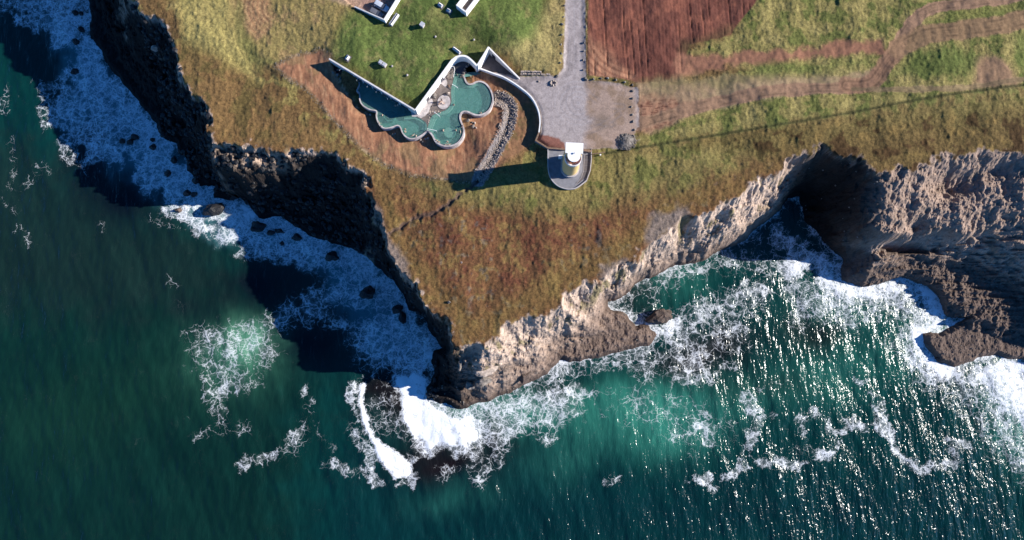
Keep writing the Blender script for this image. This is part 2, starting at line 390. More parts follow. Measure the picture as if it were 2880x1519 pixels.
# ------------------------------------------------------------------ site outlines (survey points)
LZ = 24.0
PLATEAU = [(-2500, -2500), (280, -400), (345, -80), (372, 5), (415, 45), (465, 72), (492, 105), (498, 160), (512, 240), (545, 275), (575, 330), (595, 375), (605, 400),
  (660, 398), (720, 412), (790, 425), (850, 415), (915, 415), (970, 440), (1020, 485), (1038, 530), (1040, 580), (1062, 625), (1070, 660), (1082, 700),
  (1098, 730), (1140, 780), (1178, 822), (1200, 855), (1235, 880), (1258, 915), (1272, 945), (1280, 985),
  (1340, 962), (1400, 942), (1440, 915), (1480, 885), (1560, 870), (1590, 855), (1600, 810), (1650, 795), (1700, 780), (1760, 745), (1800, 712), (1825, 680),
  (1880, 650), (1930, 605), (2000, 590), (2090, 560), (2130, 515), (2200, 475), (2260, 425), (2330, 412), (2375, 420), (2410, 450), (2450, 480), (2500, 488), (2560, 470),
  (2650, 448), (2720, 445), (2760, 425), (2830, 420), (2900, 440), (2965, 455), (3060, 490), (3170, 540), (3290, 620), (3370, 720), (3400, 800), (3480, 900), (3600, 960), (3800, 1000), (4500, 900), (4500, -2500)]
PLATEAU = UL(PLATEAU, LZ)
WATERL = [(-2600, -2500), (150, -500), (235, -60), (245, 0), (255, 90), (270, 130), (305, 180), (340, 230), (400, 300), (440, 350), (452, 385), (500, 402), (505, 430), (522, 440),
  (520, 480), (545, 497), (560, 520), (595, 525), (605, 560), (640, 560), (660, 545), (700, 575), (735, 612), (790, 608), (830, 640), (900, 668), (960, 690), (1005, 705), (1025, 720), (1075, 760), (1110, 800),
  (1135, 830), (1150, 870), (1190, 895), (1215, 935), (1240, 975), (1212, 990), (1210, 1020), (1222, 1050), (1200, 1090), (1205, 1120), (1250, 1135), (1285, 1148), (1340, 1135), (1430, 1105), (1465, 1080), (1540, 1050),
  (1570, 1020), (1650, 1008), (1740, 990), (1830, 972), (1850, 940), (1825, 915), (1790, 915), (1765, 880), (1720, 868), (1712, 850), (1760, 830), (1785, 800), (1830, 775), (1900, 750), (1990, 722), (2070, 690), (2130, 640),
  (2180, 605), (2215, 560), (2250, 555), (2270, 620), (2320, 680), (2370, 730), (2372, 790), (2420, 808), (2480, 800), (2530, 780), (2600, 800), (2640, 830), (2650, 860), (2665, 895), (2720, 895), (2660, 925), (2595, 940),
  (2600, 965), (2640, 1020), (2690, 1035), (2760, 1010), (2810, 1000), (2880, 1012), (3000, 1050), (3300, 1100), (4600, 1050), (4600, -2500)]
WATERL = UL(WATERL, 0.5)
V1 = [(925, 163), (1168, 309)]                       # shaded arm of the parapet, top outer line
V2 = [(1168, 309), (1270, 169), (1282, 160), (1296, 156), (1312, 158), (1326, 168), (1342, 184)]
ENTRY = [(1342, 184), (1374, 132), (1462, 210)]
RETAIN = [(1344, 190), (1385, 205), (1420, 218), (1460, 243), (1494, 272), (1513, 306), (1519, 340), (1516, 372)]
Z = lambda a: (960+a[0]/5.033, 160+a[1]/5.033)
WEIR_R = [Z(p) for p in [(1725, 262), (1745, 300), (1765, 350), (1800, 385), (1850, 385), (1900, 360), (1960, 347), (2030, 370), (2090, 430), (2130, 510), (2147, 600), (2130, 680), (2090, 755), (2020, 805), (1950, 825), (1880, 815), (1800, 780),
  (1740, 772), (1692, 800), (1680, 860), (1700, 930), (1728, 1000), (1732, 1080), (1705, 1150), (1645, 1220), (1560, 1258), (1470, 1262), (1390, 1235), (1330, 1190), (1290, 1110), (1240, 1055), (1212, 1050)]]
WEIR_L = [Z(p) for p in [(1212, 1050), (1170, 1085), (1100, 1130), (1010, 1160), (930, 1140), (870, 1080), (842, 1010), (820, 978), (780, 972), (700, 1000), (610, 1008), (550, 972), (510, 900), (495, 830), (495, 765), (400, 742), (310, 690), (265, 620), (260, 540), (245, 500), (220, 480), (255, 390), (225, 325), (150, 265), (60, 210)]]
DECK_EDGE = [Z(p) for p in [(1212, 1050), (1218, 1000), (1245, 930), (1262, 870), (1300, 820), (1390, 785), (1470, 755), (1530, 700), (1560, 620), (1552, 520), (1556, 450), (1572, 380), (1592, 290), (1600, 215), (1660, 235), (1725, 262)]]
ZW, ZD, ZLAWN, ZTOP = 23.3, 23.25, 25.9, 26.75
PIT = UL([(922, 158), (925, 163)], ZTOP)+UL([(1168, 309), (1270, 169), (1282, 160), (1296, 156), (1312, 158), (1326, 168), (1342, 184)], ZTOP)+UL([(1360, 205)], ZD)+UL(WEIR_R, 23.5)+UL(WEIR_L[1:], 23.5)+UL([(950, 215), (935, 195)], 24.5)
ENTRYP = UL([(1342, 184), (1374, 132), (1462, 210)], 25.6)+UL([(1463, 214), (1350, 197)], 23.3)
YARD = UL([(1105, -60), (1146, -60), (1081, 56), (1000, 22), (905, -60)], 26.9)

# ------------------------------------------------------------------ ground heightfield
def axis(lo, hi, st, far):
    c = np.arange(lo, hi+st/2, st); a = []; d = st*3; x = c[-1]
    while x < far: x += d; d *= 1.5; a.append(x)
    b = []; d = st*3; x = c[0]
    while x > -far: x -= d; d *= 1.5; b.append(x)
    return np.concatenate([np.array(b[::-1]), c, np.array(a)])
gx = axis(-160, 164, 0.30, 1500); gy = axis(-26, 112, 0.30, 1500)
gy = gy[gy > -60]
X, Y = np.meshgrid(gx, gy); X = X.astype(np.float64); Y = Y.astype(np.float64)
n_a = fbm(X*0.14, Y*0.14, 5, 1); n_b = fbm(X*0.14, Y*0.14, 5, 2)
def big_sdf(P, x, y):
    d = seg_dist(x, y, P); return np.where(inside(x, y, P), d, -d)
wx, wy = X+n_a*1.9+fbm(X*.6, Y*.6, 3, 35)*.3, Y+n_b*1.9+fbm(X*.6, Y*.6, 3, 36)*.3
sp = big_sdf(PLATEAU, wx, wy); sw = big_sdf(WATERL, X+n_a*0.9, Y+n_b*0.9)
ctrl = [(600, 50, 25, ), (950, 60, 25.6), (1200, 50, 25.8), (1200, 220, 25.9), (1100, 230, 25.9), (1000, 150, 25.7), (860, 200, 23.8), (900, 300, 22.6), (1000, 370, 22.0), (1150, 430, 21.6), (1300, 420, 21.6),
  (1400, 300, 22.1), (1450, 330, 22.1), (1470, 400, 22.2), (1420, 240, 22.8), (1380, 215, 23.1), (1560, 100, 24.0), (1600, 250, 23.7), (1600, 380, 23.6), (1700, 330, 23.6), (1520, 150, 24.9), (1430, 110, 25.7), (1850, 100, 24.3), (2200, 200, 24.5), (2700, 200, 25), (2000, 450, 23.5),
  (1600, 560, 23), (1300, 600, 22.3), (1300, 800, 22), (1500, 800, 22.4), (700, 300, 23), (560, 200, 24), (1100, 600, 21.5), (1600, 470, 23.2), (1500, 470, 22.3), (2700, 400, 24), (1420, 470, 22.5), (1350, 490, 22.4), (1030, 320, 22.2), (990, 300, 22.6)]
num = np.zeros(X.shape); den = np.zeros(X.shape)
for a, b, z in ctrl:
    x0, y0 = U(a, b, LZ); r2 = (X-x0)**2+(Y-y0)**2+4.0; q = 1/r2**1.6; num += q*z; den += q
H0 = num/den
inb = sw/(sw+np.maximum(-sp, 1e-3)); inb = np.clip(inb, 0, 1); inb[sp > 0] = 1.0
PXw = X/ (0.0975)+1440   # rough survey column, for regional profiles only
west = sst(1380, 1230, PXw)
shelf = np.exp(-(((X-U(1680, 940, 3)[0])/20)**2+((Y-U(1680, 940, 3)[1])/7.0)**2))
east = sst(2150, 2400, PXw)
shelf2 = np.exp(-(((X-U(2740, 900, 3)[0])/26)**2+((Y-U(2740, 900, 3)[1])/14.0)**2))
pexp = 1.0+west*0.75+shelf*1.3-east*0.22+1.6*sst(650, 780, (1000-Y/.0975-0))*0+1.5*shelf2
prof = np.clip(inb, 1e-4, 1)**pexp
prof = prof*(1-0.0)
rn = ridge(X*0.09, Y*0.16, 6, 4); rn2 = fbm(X*0.45, Y*0.45, 5, 6, 0.6); rn3 = ridge(X*0.5, Y*0.8, 4, 9)
edge = np.sin(PI*np.clip(inb, 0, 1))
h = H0*prof
amp = edge*(1.0-0.0*west)
gully = ridge(X*0.17+Y*0.02, Y*0.05, 5, 12)
h = h+amp*(rn*(.36+.84*west-.1*east)+rn2*(.35+.7*west)+rn3*0.1+east*rn2*.25)
# strata ledges
q = h/1.7+fbm(X*0.05, Y*0.05, 3, 8)*1.6; st = (np.floor(q)+sst(0.25, 0.95, q-np.floor(q))-q)*1.7
h = h+st*edge*(0.55+.75*east*sst(.75, .45, np.clip(inb, 0, 1)))
h = h+edge*east*sst(52, 40, Y)*ridge(X*.035, Y*.42, 4, 15)*1.0
def tier(pts, ztop, slope, z, rough=1.0):
    global h
    d = sdf(X+n_a*1.2+rn2*.5, Y+n_b*1.2, UL(pts, z)); k = d > -30
    t = ztop-slope*np.maximum(0, -d)+rn2*.5*rough+np.clip(d, -3, 6)*.04
    h = np.where(k & (sp <= 0), np.maximum(h, t), h)
dplat = np.maximum(0, -sp)
blk = np.floor(fbm(X*.22+Y*.1, Y*.3, 3, 16)*4.5)/4.5
h = h+edge*blk*(.5-.15*east)
tier([(2412, 452), (2425, 520), (2418, 580), (2440, 640), (2520, 655), (2600, 645), (2760, 650), (2900, 640), (3300, 640), (3300, 420), (2700, 430), (2450, 440)], np.clip(23.5-.42*dplat, 12.5, 24)+fbm(X*.25, Y*.5, 4, 17)*.4+gully*.25, 1.7, 17)
tier([(2385, 690), (2430, 702), (2470, 770), (2560, 755), (2640, 790), (2680, 850), (2760, 900), (2860, 930), (3300, 900), (3300, 600), (2500, 600), (2400, 640)], 3.2+np.clip((Y-24)*.2, 0, 5)+ridge(X*.05, Y*.45, 3, 18)*.7, .8, 4)
tier([(592, 396), (640, 395), (800, 405), (868, 418), (835, 445), (760, 462), (690, 478), (610, 470)], 20.5+fbm(X*.4, Y*.4, 4, 19)*1.0-np.clip(dplat*.25, 0, 4), 2.6, 20)
# hollows in the eastern scree
for a, b, rx, ry, dz in ((2650, 530, 6.5, 4.0, 6), (2570, 640, 3.2, 2.8, 4), (2760, 500, 6, 3, 3.0), (2290, 520, 4.0, 9, 3.5), (2560, 690, 11, 1.4, 4.5), (1640, 945, 5, .7, 1.4), (1460, 1030, 2.4, .9, 2), (2360, 560, 5, 10, 4)):
    x0, y0 = U(a, b, 14); h = h-dz*np.exp(-((X-x0)/rx)**2-((Y-y0)/ry)**2)*(sp < 0)*np.clip(-sp/2, 0, 1)
land = sw > 0
tuft = np.maximum(0, perlin(X*1.05, Y*1.05)-.05)*.34+np.maximum(0, perlin(X*.62+9, Y*.62))*.25*sst(-.2, .5, n_a)
beach = np.clip(sw/1.2, 0, 1)
h = np.where(sp > 0, H0+np.clip(sp/6, 0, 1)*0+fbm(X*0.5, Y*0.5, 4, 20)*0.13+tuft+fbm(X*0.08, Y*0.08, 3, 21)*0.5*np.clip(sp/6, 0, 1), h)
h = np.where(land, np.maximum(h, 1.5*beach+rn2*0.3*beach+0.1), np.maximum(-3.0, sw*0.9))
h0 = h.copy()

# sunken yard, pool terrace, entry
dp = sdf(X, Y, PIT); dE = sdf(X, Y, ENTRYP); dY = sdf(X, Y, YARD)
lot = catmull(UL([(1460, 243), (1494, 272), (1513, 306), (1519, 340), (1516, 372)], 23.8), 5)
LOT = UL([(1344, 192), (1385, 206), (1420, 219), (1460, 244), (1494, 273), (1513, 306), (1519, 340), (1516, 372), (1506, 395), (1541, 417), (1663, 422), (1700, 418), (1750, 420), (1800, 410), (1800, 250), (1780, 238), (1650, 222), (1645, -300), (1593, -300), (1586, 80), (1580, 190), (1568, 212), (1462, 212)], 23.7)
dL = sdf(X, Y, LOT)
flat = sst(-0.6, 1.5, dL)
# step behind the curved retaining wall
h = h*(1-flat)+(23.62+fbm(X*.2, Y*.2, 2, 3)*0.04)*flat
LAWN_R = UL(WEIR_R[:17], 22)+UL([(1400, 330), (1440, 420), (1500, 400), (1514, 374)], 22)+UL(RETAIN[::-1], 23.2)
dR = sdf(X, Y, LAWN_R)
h = np.where((dR > -0.3) & (dL < 0.25), np.minimum(h, 22.4+np.clip((3-pdist(X, Y, UL(RETAIN[:2], 23.2)))/3, 0, 1)*0.5), h)
# ground falls off just outside the pool wall
dweir = np.minimum(pdist(X, Y, UL(WEIR_R, 23.4)), pdist(X, Y, UL(WEIR_L[:21], 23.4)))
h = h-np.where(sp > 0, np.clip(1-dweir/4.0, 0, 1)*0.7, 0)
# terrace at the lighthouse
TERR = UL([(1541, 418), (1541, 460), (1544, 488), (1553, 508), (1570, 524), (1592, 532), (1610, 532), (1626, 526), (1650, 508), (1660, 480), (1663, 450), (1663, 422)], 23.3)
dT = sdf(X, Y, TERR); h = np.where(dT > 0.2, 22.7, h)
h = np.where(dp > 0.22, 21.3, h); h = np.where(dE > 0.22, 22.3, h)
h = np.where(dY > 0.2, 24.3, h)
# stream bed of stones: shallow channel
CREEK = UL([(1392, 277), (1412, 280), (1432, 296), (1434, 325), (1424, 365), (1405, 405), (1380, 450), (1362, 480), (1345, 510)], 21.8)
CREEKC = catmull(CREEK, 5); dC = pdist(X, Y, CREEKC)
h = h-np.exp(-(dC/1.0)**2)*0.6+np.exp(-((dC-1.9)/0.5)**2)*0.15
GULLY = catmull(UL([(1345, 510), (1320, 530), (1290, 550), (1260, 575), (1215, 600), (1170, 610), (1130, 635), (1095, 655)], 22), 5); dG = pdist(X, Y, GULLY)
dGw = dG+fbm(X*.6, Y*.6, 3, 30)*0.5
h = h-np.exp(-(dGw/0.55)**2)*0.55*(sp > 0)
TRK = catmull(UL([(1700, 430), (1970, 385), (2270, 338), (2530, 291), (2690, 265), (2880, 240)], 24), 4); dK = pdist(X, Y, TRK)
h = h-np.exp(-(dK/0.35)**2)*0.32*(dL < 0)
# furrows of the ploughed field
FIELD = UL([(1650, -200), (2210, -200), (2132, 0), (2085, 62), (2058, 98), (1940, 128), (1925, 190), (1905, 235), (1790, 232), (1775, 224), (1652, 214)], 24.2)
dF = sdf(X+n_a*0.4, Y+n_b*0.4, FIELD)
fw = X+Y*0.05+fbm(X*.05, Y*.02, 3, 14)*0.8
fur = np.sin(fw*2*PI/0.95)*0.025+np.where(perlin(np.floor(fw/1.9)*3.7, Y*0.02) > 0.12, -1, 0)*np.exp(-((fw/1.9-np.floor(fw/1.9)-0.5)/0.07)**2)*0.24
h = h+np.where(dF > 0, fur*sst(0, 1, dF)-tuft, 0)
def ht(x, y):
    i = int(np.clip(np.searchsorted(gx, x), 1, len(gx)-1)); j = int(np.clip(np.searchsorted(gy, y), 1, len(gy)-1)); return float(h[j, i])

# ------------------------------------------------------------------ ground colours (albedo of each kind of cover; west cliff and cove with shade painted in)
C = np.zeros(X.shape+(3,), np.float32)
def lay(col, m):
    global C
    m = np.clip(m, 0, 1)[..., None].astype(np.float32); C = C*(1-m)+np.array([1.05*q for q in alb(col, 0.16)], np.float32)*m
nA = fbm(X*0.05, Y*0.05, 4, 40); nB = fbm(X*0.16, Y*0.16, 5, 41); nC = fbm(X*0.5, Y*0.5, 4, 42); nD = fbm(X*1.3, Y*1.3, 2, 43)
lay((122, 92, 48), np.ones(X.shape)); lay((150, 132, 62), sst(0.0, 0.5, nB+nC*0.5)); lay((105, 108, 42), sst(0.1, 0.6, nA+nC*0.4)*0.6)
lay((86, 52, 32), sst(0.25, 0.6, nC*0.7+nD*0.6)*0.5)
def area(pts, soft=1.5, z=24, warp=1.2):
    return sst(-soft, soft, sdf(X, Y, UL(pts, z))+nB*warp+nC*0.4*warp)
# peninsula heath, redder and browner
pen = area([(560, 300), (800, 380), (1050, 480), (1200, 560), (1450, 560), (1650, 600), (1900, 560), (2300, 400), (2880, 400), (2880, 800), (1280, 1100), (1000, 800), (500, 500)], 5)
lay((126, 82, 46), pen*0.9); lay((112, 58, 40), pen*sst(0.05, 0.45, nB*0.7+nC*0.6)*0.7); lay((150, 118, 55), pen*sst(0.1, 0.4, -nB*0.7+nC*0.5)*0.7); lay((110, 100, 90), pen*sst(0.45, .7, nC*.8+nA*.4)*.6)
edgeg = np.exp(-((sp-4)/4.0)**2)*pen; lay((128, 104, 44), edgeg*0.55)
# green belt round the lighthouse
gl = area([(1200, 520), (1330, 500), (1540, 440), (1660, 420), (1800, 410), (2000, 380), (2250, 350), (2880, 260), (2880, 330), (2500, 370), (2250, 400), (2000, 470), (1850, 540), (1700, 560), (1600, 600), (1480, 590), (1300, 560)], 4)
lay((142, 128, 62), gl*0.8); lay((98, 102, 38), gl*sst(0, 0.5, nB+nC*0.4)*0.8)
# right-hand heath with dark brown clumps
rh = area([(1950, 400), (2100, 350), (2400, 330), (2880, 300), (3300, 300), (3300, 600), (2250, 450)], 4)
lay((112, 92, 42), rh*0.75); lay((74, 48, 22), rh*sst(0.15, 0.5, nB*0.9+nC*0.3)*0.8); lay((148, 118, 52), rh*sst(0.25, 0.6, -nB+nC*0.3)*0.6)
# green fields upper right
fr = area([(1930, 150), (2060, 95), (2140, -60), (3600, -60), (3600, 300), (2880, 250), (2400, 320), (1900, 390), (1700, 425), (1760, 400), (1900, 330), (2100, 200)], 2)
lay((142, 130, 62), fr*0.95); lay((98, 106, 38), fr*sst(0.0, 0.35, nB+nC*0.5)*0.85); lay((168, 150, 78), fr*sst(0.2, 0.6, -nB+nC*0.5)*0.6)
# north-west yellow grass and the lawn over the roof
nw = area([(470, -300), (1000, -300), (1000, 0), (930, 150), (780, 190), (700, 180), (560, 100), (480, 0)], 4)
lay((156, 136, 70), nw*0.9); lay((172, 132, 86), nw*sst(0, .6, nB+nC*.3)*.5)
yl = area([(478, -100), (665, -100), (650, 60), (700, 150), (730, 230), (640, 190), (520, 120)], 2); lay((178, 160, 78), yl*.8)
wg = area([(480, 120), (600, 150), (720, 240), (860, 350), (960, 440), (850, 400), (620, 390), (540, 260), (500, 220)], 3); lay((138, 104, 54), wg*.7); lay((98, 84, 38), wg*sst(0, .5, nB+nC*.4)*.7)
lawn = area([(930, 150), (960, 60), (1000, 20), (1090, 60), (1130, -60), (1560, -60), (1530, 60), (1500, 130), (1440, 150), (1374, 132), (1342, 184), (1290, 150), (1168, 312), (935, 165)], 3, 25.8)
lay((100, 118, 44), lawn*0.95); lay((136, 128, 66), lawn*sst(0.0, 0.6, nB*0.8+nC*0.7-nA*.5)*0.7); lay((66, 86, 28), lawn*sst(0.1, 0.6, -nA-nB*.5)*0.6)
ln2 = area([(1560, -60), (1592, -60), (1580, 190), (1566, 212), (1480, 208), (1400, 140), (1500, 120), (1540, 20)], 3); lay((168, 150, 84), ln2*.85)
# old wheel arcs in the north-west
rr = np.sqrt((X-U(790, 20, 24)[0])**2+(Y-U(790, 20, 24)[1])**2)
arc = area([(640, -40), (690, -60), (760, -60), (770, 60), (720, 110), (690, 100)], 2); lay((176, 128, 92), arc*0.65); lay((140, 88, 58), arc*sst(.2, .9, np.sin(rr*5))*.5)
strp = area([(660, -60), (680, -60), (690, 60), (730, 160), (800, 180), (690, 175), (662, 60)], 1.2); lay((118, 118, 52), strp*.7)
# seeded brown slope round the pools
SL = [(775, 190), (850, 155), (905, 145), (930, 160), (960, 240), (1010, 310), (1120, 345), (1180, 365), (1230, 340), (1342, 200), (1460, 240), (1520, 330), (1514, 376), (1500, 400), (1440, 440), (1360, 500), (1320, 512), (1230, 500), (1150, 492), (1080, 460), (1010, 410), (950, 350), (905, 300), (860, 250), (800, 215)]
sl = area(SL, 0.5, 22.5, 0.5)
lay((174, 118, 80), sl); str_ = fbm(X*1.6+Y*.2, Y*0.22, 4, 50)
lay((134, 86, 56), sl*sst(-0.1, 0.5, str_)*0.5); lay((200, 152, 104), sl*sst(0.1, 0.6, -str_+nB*.5)*.5); lay((146, 120, 72), sl*sst(.2, .6, nA+nB)*0.5)
r2 = area([(1385, 205), (1430, 225), (1500, 300), (1516, 370), (1480, 420), (1400, 480), (1420, 400), (1440, 310), (1420, 270), (1390, 240)], 1, 22.3, .5); lay((146, 104, 66), r2*.8); lay((112, 96, 50), r2*sst(0, .5, nB+nC*.5)*.6)
# rubble rim of the slope
rim = sst(1.0, 0.2, np.abs(sdf(X, Y, UL(SL, 22.5))+nB*.5)+nC*.3)*(X < U(1330, 0, 22)[0]); lay((96, 84, 58), rim*0.55); lay((190, 160, 120), rim*sst(.3, .5, nD+nC)*.8)
# ploughed red soil
fm = sst(0, 0.6, dF)
lay((124, 72, 56), fm); lay((104, 50, 38), fm*sst(-.2, .5, fbm(X*1.1, Y*.06, 4, 51))*.4); lay((158, 92, 66), fm*sst(.1, .5, nB+nA)*.6)
ol = fm*sst(-2, 2, sdf(X, Y, UL([(1920, 118), (1985, 105), (2060, 70), (2075, 95), (1930, 150), (1915, 140)], 24.2))+nB); lay((96, 74, 44), ol*.85)
cr = fm*sst(-2, 2, sdf(X, Y, UL([(1650, 100), (1690, 130), (1740, 180), (1790, 212), (1780, 235), (1640, 225)], 24.2))+nB*1.5); lay((196, 138, 98), cr*.75)
arcs = np.sin(np.sqrt((X-U(1800, 60, 24)[0])**2+(Y-U(1800, 60, 24)[1])**2)*4+nA); lay((120, 66, 48), cr*sst(.2, .8, arcs)*.6)
grooves = fm*(fur < -0.12); lay((70, 38, 30), grooves*.75)
# bare reddish strip and tan ground east of the car park
b1 = area([(1900, 160), (2050, 150), (2250, 140), (2480, 110), (2480, 150), (2300, 165), (2100, 185), (1980, 205), (1890, 225)], 1.0, 24, 1.4); lay((160, 106, 78), b1*.95)
b2 = area([(1790, 232), (1900, 225), (2100, 215), (2350, 215), (2450, 195), (2450, 240), (2200, 265), (2020, 300), (1900, 340), (1820, 372), (1790, 360)], 1.0, 24, 1.2); lay((172, 140, 104), b2*.85)
lay((150, 128, 88), b2*sst(0, .5, nB+nC*.3)*.5); gs = area([(1800, 225), (1950, 215), (2200, 210), (2400, 195), (2380, 215), (2100, 235), (1900, 250)], 2); lay((132, 122, 66), gs*.6)
b3 = area([(1790, 270), (1900, 278), (1990, 290), (1900, 335), (1820, 370), (1790, 365)], 1.5); lay((164, 112, 84), b3*.8)
sq = fbm(X*.5, Y*2.2, 3, 53); lay((104, 58, 44), b3*sst(.15, .4, sq)*.8)
b4 = area([(2735, 180), (2770, 160), (2835, 185), (2860, 240), (2800, 245), (2730, 242)], 1.5); lay((164, 122, 92), b4*.85)
gr = area([(2080, 205), (2150, 185), (2300, 180), (2450, 160), (2440, 190), (2250, 205), (2100, 215)], 1.5); lay((112, 118, 46), gr*.8)
g2 = area([(2510, 215), (2560, 150), (2700, 130), (2740, 180), (2730, 215), (2600, 225)], 2); lay((96, 108, 38), g2*.85)
g3 = area([(2620, 70), (2700, 25), (2880, 10), (3000, 30), (3000, 40), (2800, 65), (2650, 75)], 2); lay((112, 116, 42), g3*.8)
g4 = area([(2840, 100), (2880, 90), (3000, 100), (3000, 230), (2870, 220), (2850, 180)], 2); lay((100, 112, 40), g4*.8)
DM = np.maximum(np.maximum(b1*.9, b2), np.maximum(b3, b4))
def track(pts, wd, col, s=0.8, ruts=True):
    global DM
    d = pdist(X, Y, catmull(UL(pts, 24.2), 5)); dd = d+nB*0.4+nC*.25
    lay(col, sst(wd, wd*0.75, dd)*s); DM = np.maximum(DM, sst(wd, wd*.6, dd))
    if ruts: lay([q*.6 for q in col], np.exp(-((np.abs(d+nB*.2)-wd*0.45)/0.3)**2)*.6*sst(-.5, .1, nB)); lay([q*.7 for q in col], np.exp(-((d-wd*.1)/0.2)**2)*.5*sst(-.2, .3, nB))
track([(1790, 350), (1900, 318), (2000, 290), (2150, 262), (2300, 250), (2400, 245), (2460, 215), (2510, 150), (2560, 70), (2620, 25), (2740, 10), (2900, -15)], 2.0, (160, 122, 92), 1.0)
track([(2380, 240), (2450, 235), (2490, 180), (2520, 140)], 2.8, (156, 114, 84), .9)
track([(2400, 250), (2550, 254), (2700, 250), (2800, 235), (2900, 220)], 0.9, (168, 138, 96), .7)
track([(2520, 140), (2600, 100), (2700, 88), (2800, 75), (2900, 50)], 3.2, (150, 114, 80), .9)
lay((62, 66, 34), np.exp(-(dK/0.42)**2)*.85*(dL < 0))
# gravel
lm = sst(0.0, 0.5, dL+nC*.25-np.maximum(0, nB*2.2+.8)*sst(U(1700, 0, 24)[0], U(1790, 0, 24)[0], X)*sst(U(0, 225, 24)[1]+2, U(0, 225, 24)[1]-6, Y))
lay((180, 166, 163), lm)
GR2 = UL([(1655, 222), (1785, 238), (1800, 300), (1800, 410), (1740, 425), (1655, 420), (1640, 400), (1665, 340), (1655, 280)], 23.7)
g5 = lm*sst(-1.5, 1.5, sdf(X, Y, GR2)+nB*1.5); lay((178, 150, 132), g5); lay((150, 122, 96), g5*sst(.0, .5, nB+nC*.3)*.7); lay((112, 98, 82), g5*np.exp(-((X-U(1690, 345, 23)[0])/3)**2-((Y-U(1690, 345, 23)[1])/2.6)**2)*.6)
ra = np.sqrt((X-U(1625, 290, 23.7)[0])**2+(Y-U(1625, 290, 23.7)[1])**2)
lay((186, 180, 184), lm*(1-g5)*sst(.75, .98, np.sin(ra*4.2+nB*.6))*.45*sst(9, 5, ra)); lay((188, 182, 184), lm*sst(.8, 1, np.sin(X*4.3))*.3*(Y > U(0, 210, 23.7)[1]))
for P in ([(1612, -60), (1611, 150), (1600, 230), (1570, 300), (1560, 350)], [(1630, -60), (1629, 150), (1640, 240), (1690, 290), (1750, 300)], [(1605, -60), (1604, 160), (1575, 222), (1500, 232)], [(1560, 330), (1610, 372), (1680, 360), (1740, 320)], [(1620, 200), (1600, 280), (1640, 330), (1720, 350)]):
    dd = pdist(X, Y, catmull(UL(P, 23.7), 6)); lay((132, 122, 124), np.exp(-((np.abs(dd)-.75)/.28)**2)*.4*lm*sst(-.5, .3, nB))
lay((140, 128, 126), lm*(1-g5)*sst(.1, .5, nA+nC*.5)*.45)
rs = sst(0, .4, sdf(X, Y, UL([(1514, 370), (1530, 378), (1575, 388), (1590, 400), (1592, 421), (1541, 417), (1507, 395)], 23.7))+nC*.3); lay((148, 84, 62), rs*.9)
ym = sst(0, .3, dY); lay((176, 134, 116), ym)
ys = area([(880, -60), (1010, -60), (1010, 22), (960, 12), (930, 0)], 1.2, 25, .5); lay((190, 152, 122), ys*.9)
# creek stones
cm = sst(2.2, 1.6, dC+nC*.3); lay((150, 140, 138), cm); lay((70, 66, 68), cm*sst(0.7, 0.3, dC))
gm = sst(.8, .3, dGw)*(sp > 0); lay((104, 82, 72), gm*.85)
# bare patches near the edge
for P in ([(1840, 600), (1930, 585), (1925, 610), (1880, 660), (1835, 690), (1810, 665)], [(1690, 745), (1760, 730), (1740, 790), (1700, 785)], [(1060, 620), (1085, 660), (1140, 740), (1160, 800), (1100, 735), (1060, 690)], [(1030, 560), (1070, 600), (1075, 660), (1040, 650)]):
    lay((146, 128, 116), area(P, 1.2, 23, 1.2)*.85)
# rock on every slope below the edge
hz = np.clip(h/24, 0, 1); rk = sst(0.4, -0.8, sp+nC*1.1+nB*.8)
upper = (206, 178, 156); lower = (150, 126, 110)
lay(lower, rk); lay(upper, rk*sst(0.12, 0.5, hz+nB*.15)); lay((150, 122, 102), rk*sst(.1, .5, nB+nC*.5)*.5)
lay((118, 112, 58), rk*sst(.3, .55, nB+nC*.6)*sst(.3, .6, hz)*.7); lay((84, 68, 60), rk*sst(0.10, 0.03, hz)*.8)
stc = fbm(X*.05, (h+Y*.12)*1.6, 3, 61); lay((92, 76, 66), rk*sst(.05, .4, stc)*.45*(1-sst(.7, .9, hz)))
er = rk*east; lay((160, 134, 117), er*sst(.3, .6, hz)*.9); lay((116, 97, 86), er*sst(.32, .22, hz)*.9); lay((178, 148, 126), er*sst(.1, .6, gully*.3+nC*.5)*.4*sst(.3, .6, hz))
wr = rk*west*sst(-.2, -1.6, sp+nC); lay((30, 27, 28), wr*.95); lay((58, 52, 50), wr*sst(.1, .6, nC+nB)*.4)  # shade of the west cliff painted into its rock colour
for a, b, rx, ry in ((740, 448, 7.5, 2.6), (690, 430, 11, 4), (435, 137, 1.6, 1.0), (340, 8, 6, 2), (310, 55, 2, 1.2), (1000, 700, 2, 2), (600, 470, 1, 4)):
    x0, y0 = U(a, b, 19); lay((176, 150, 128), rk*np.exp(-((X-x0)/rx)**4-((Y-y0)/ry)**4)*.9*sst(-.6, .2, nC))  # tan laid back where sun reaches the blackened west cliff

cvx, cvy = U(2325, 565, 12); lay((20, 18, 19), rk*np.exp(-((X-cvx)/11.5)**4-((Y-cvy)/18)**4)*.95)  # shade of the eastern cove painted in as near-black rock colour
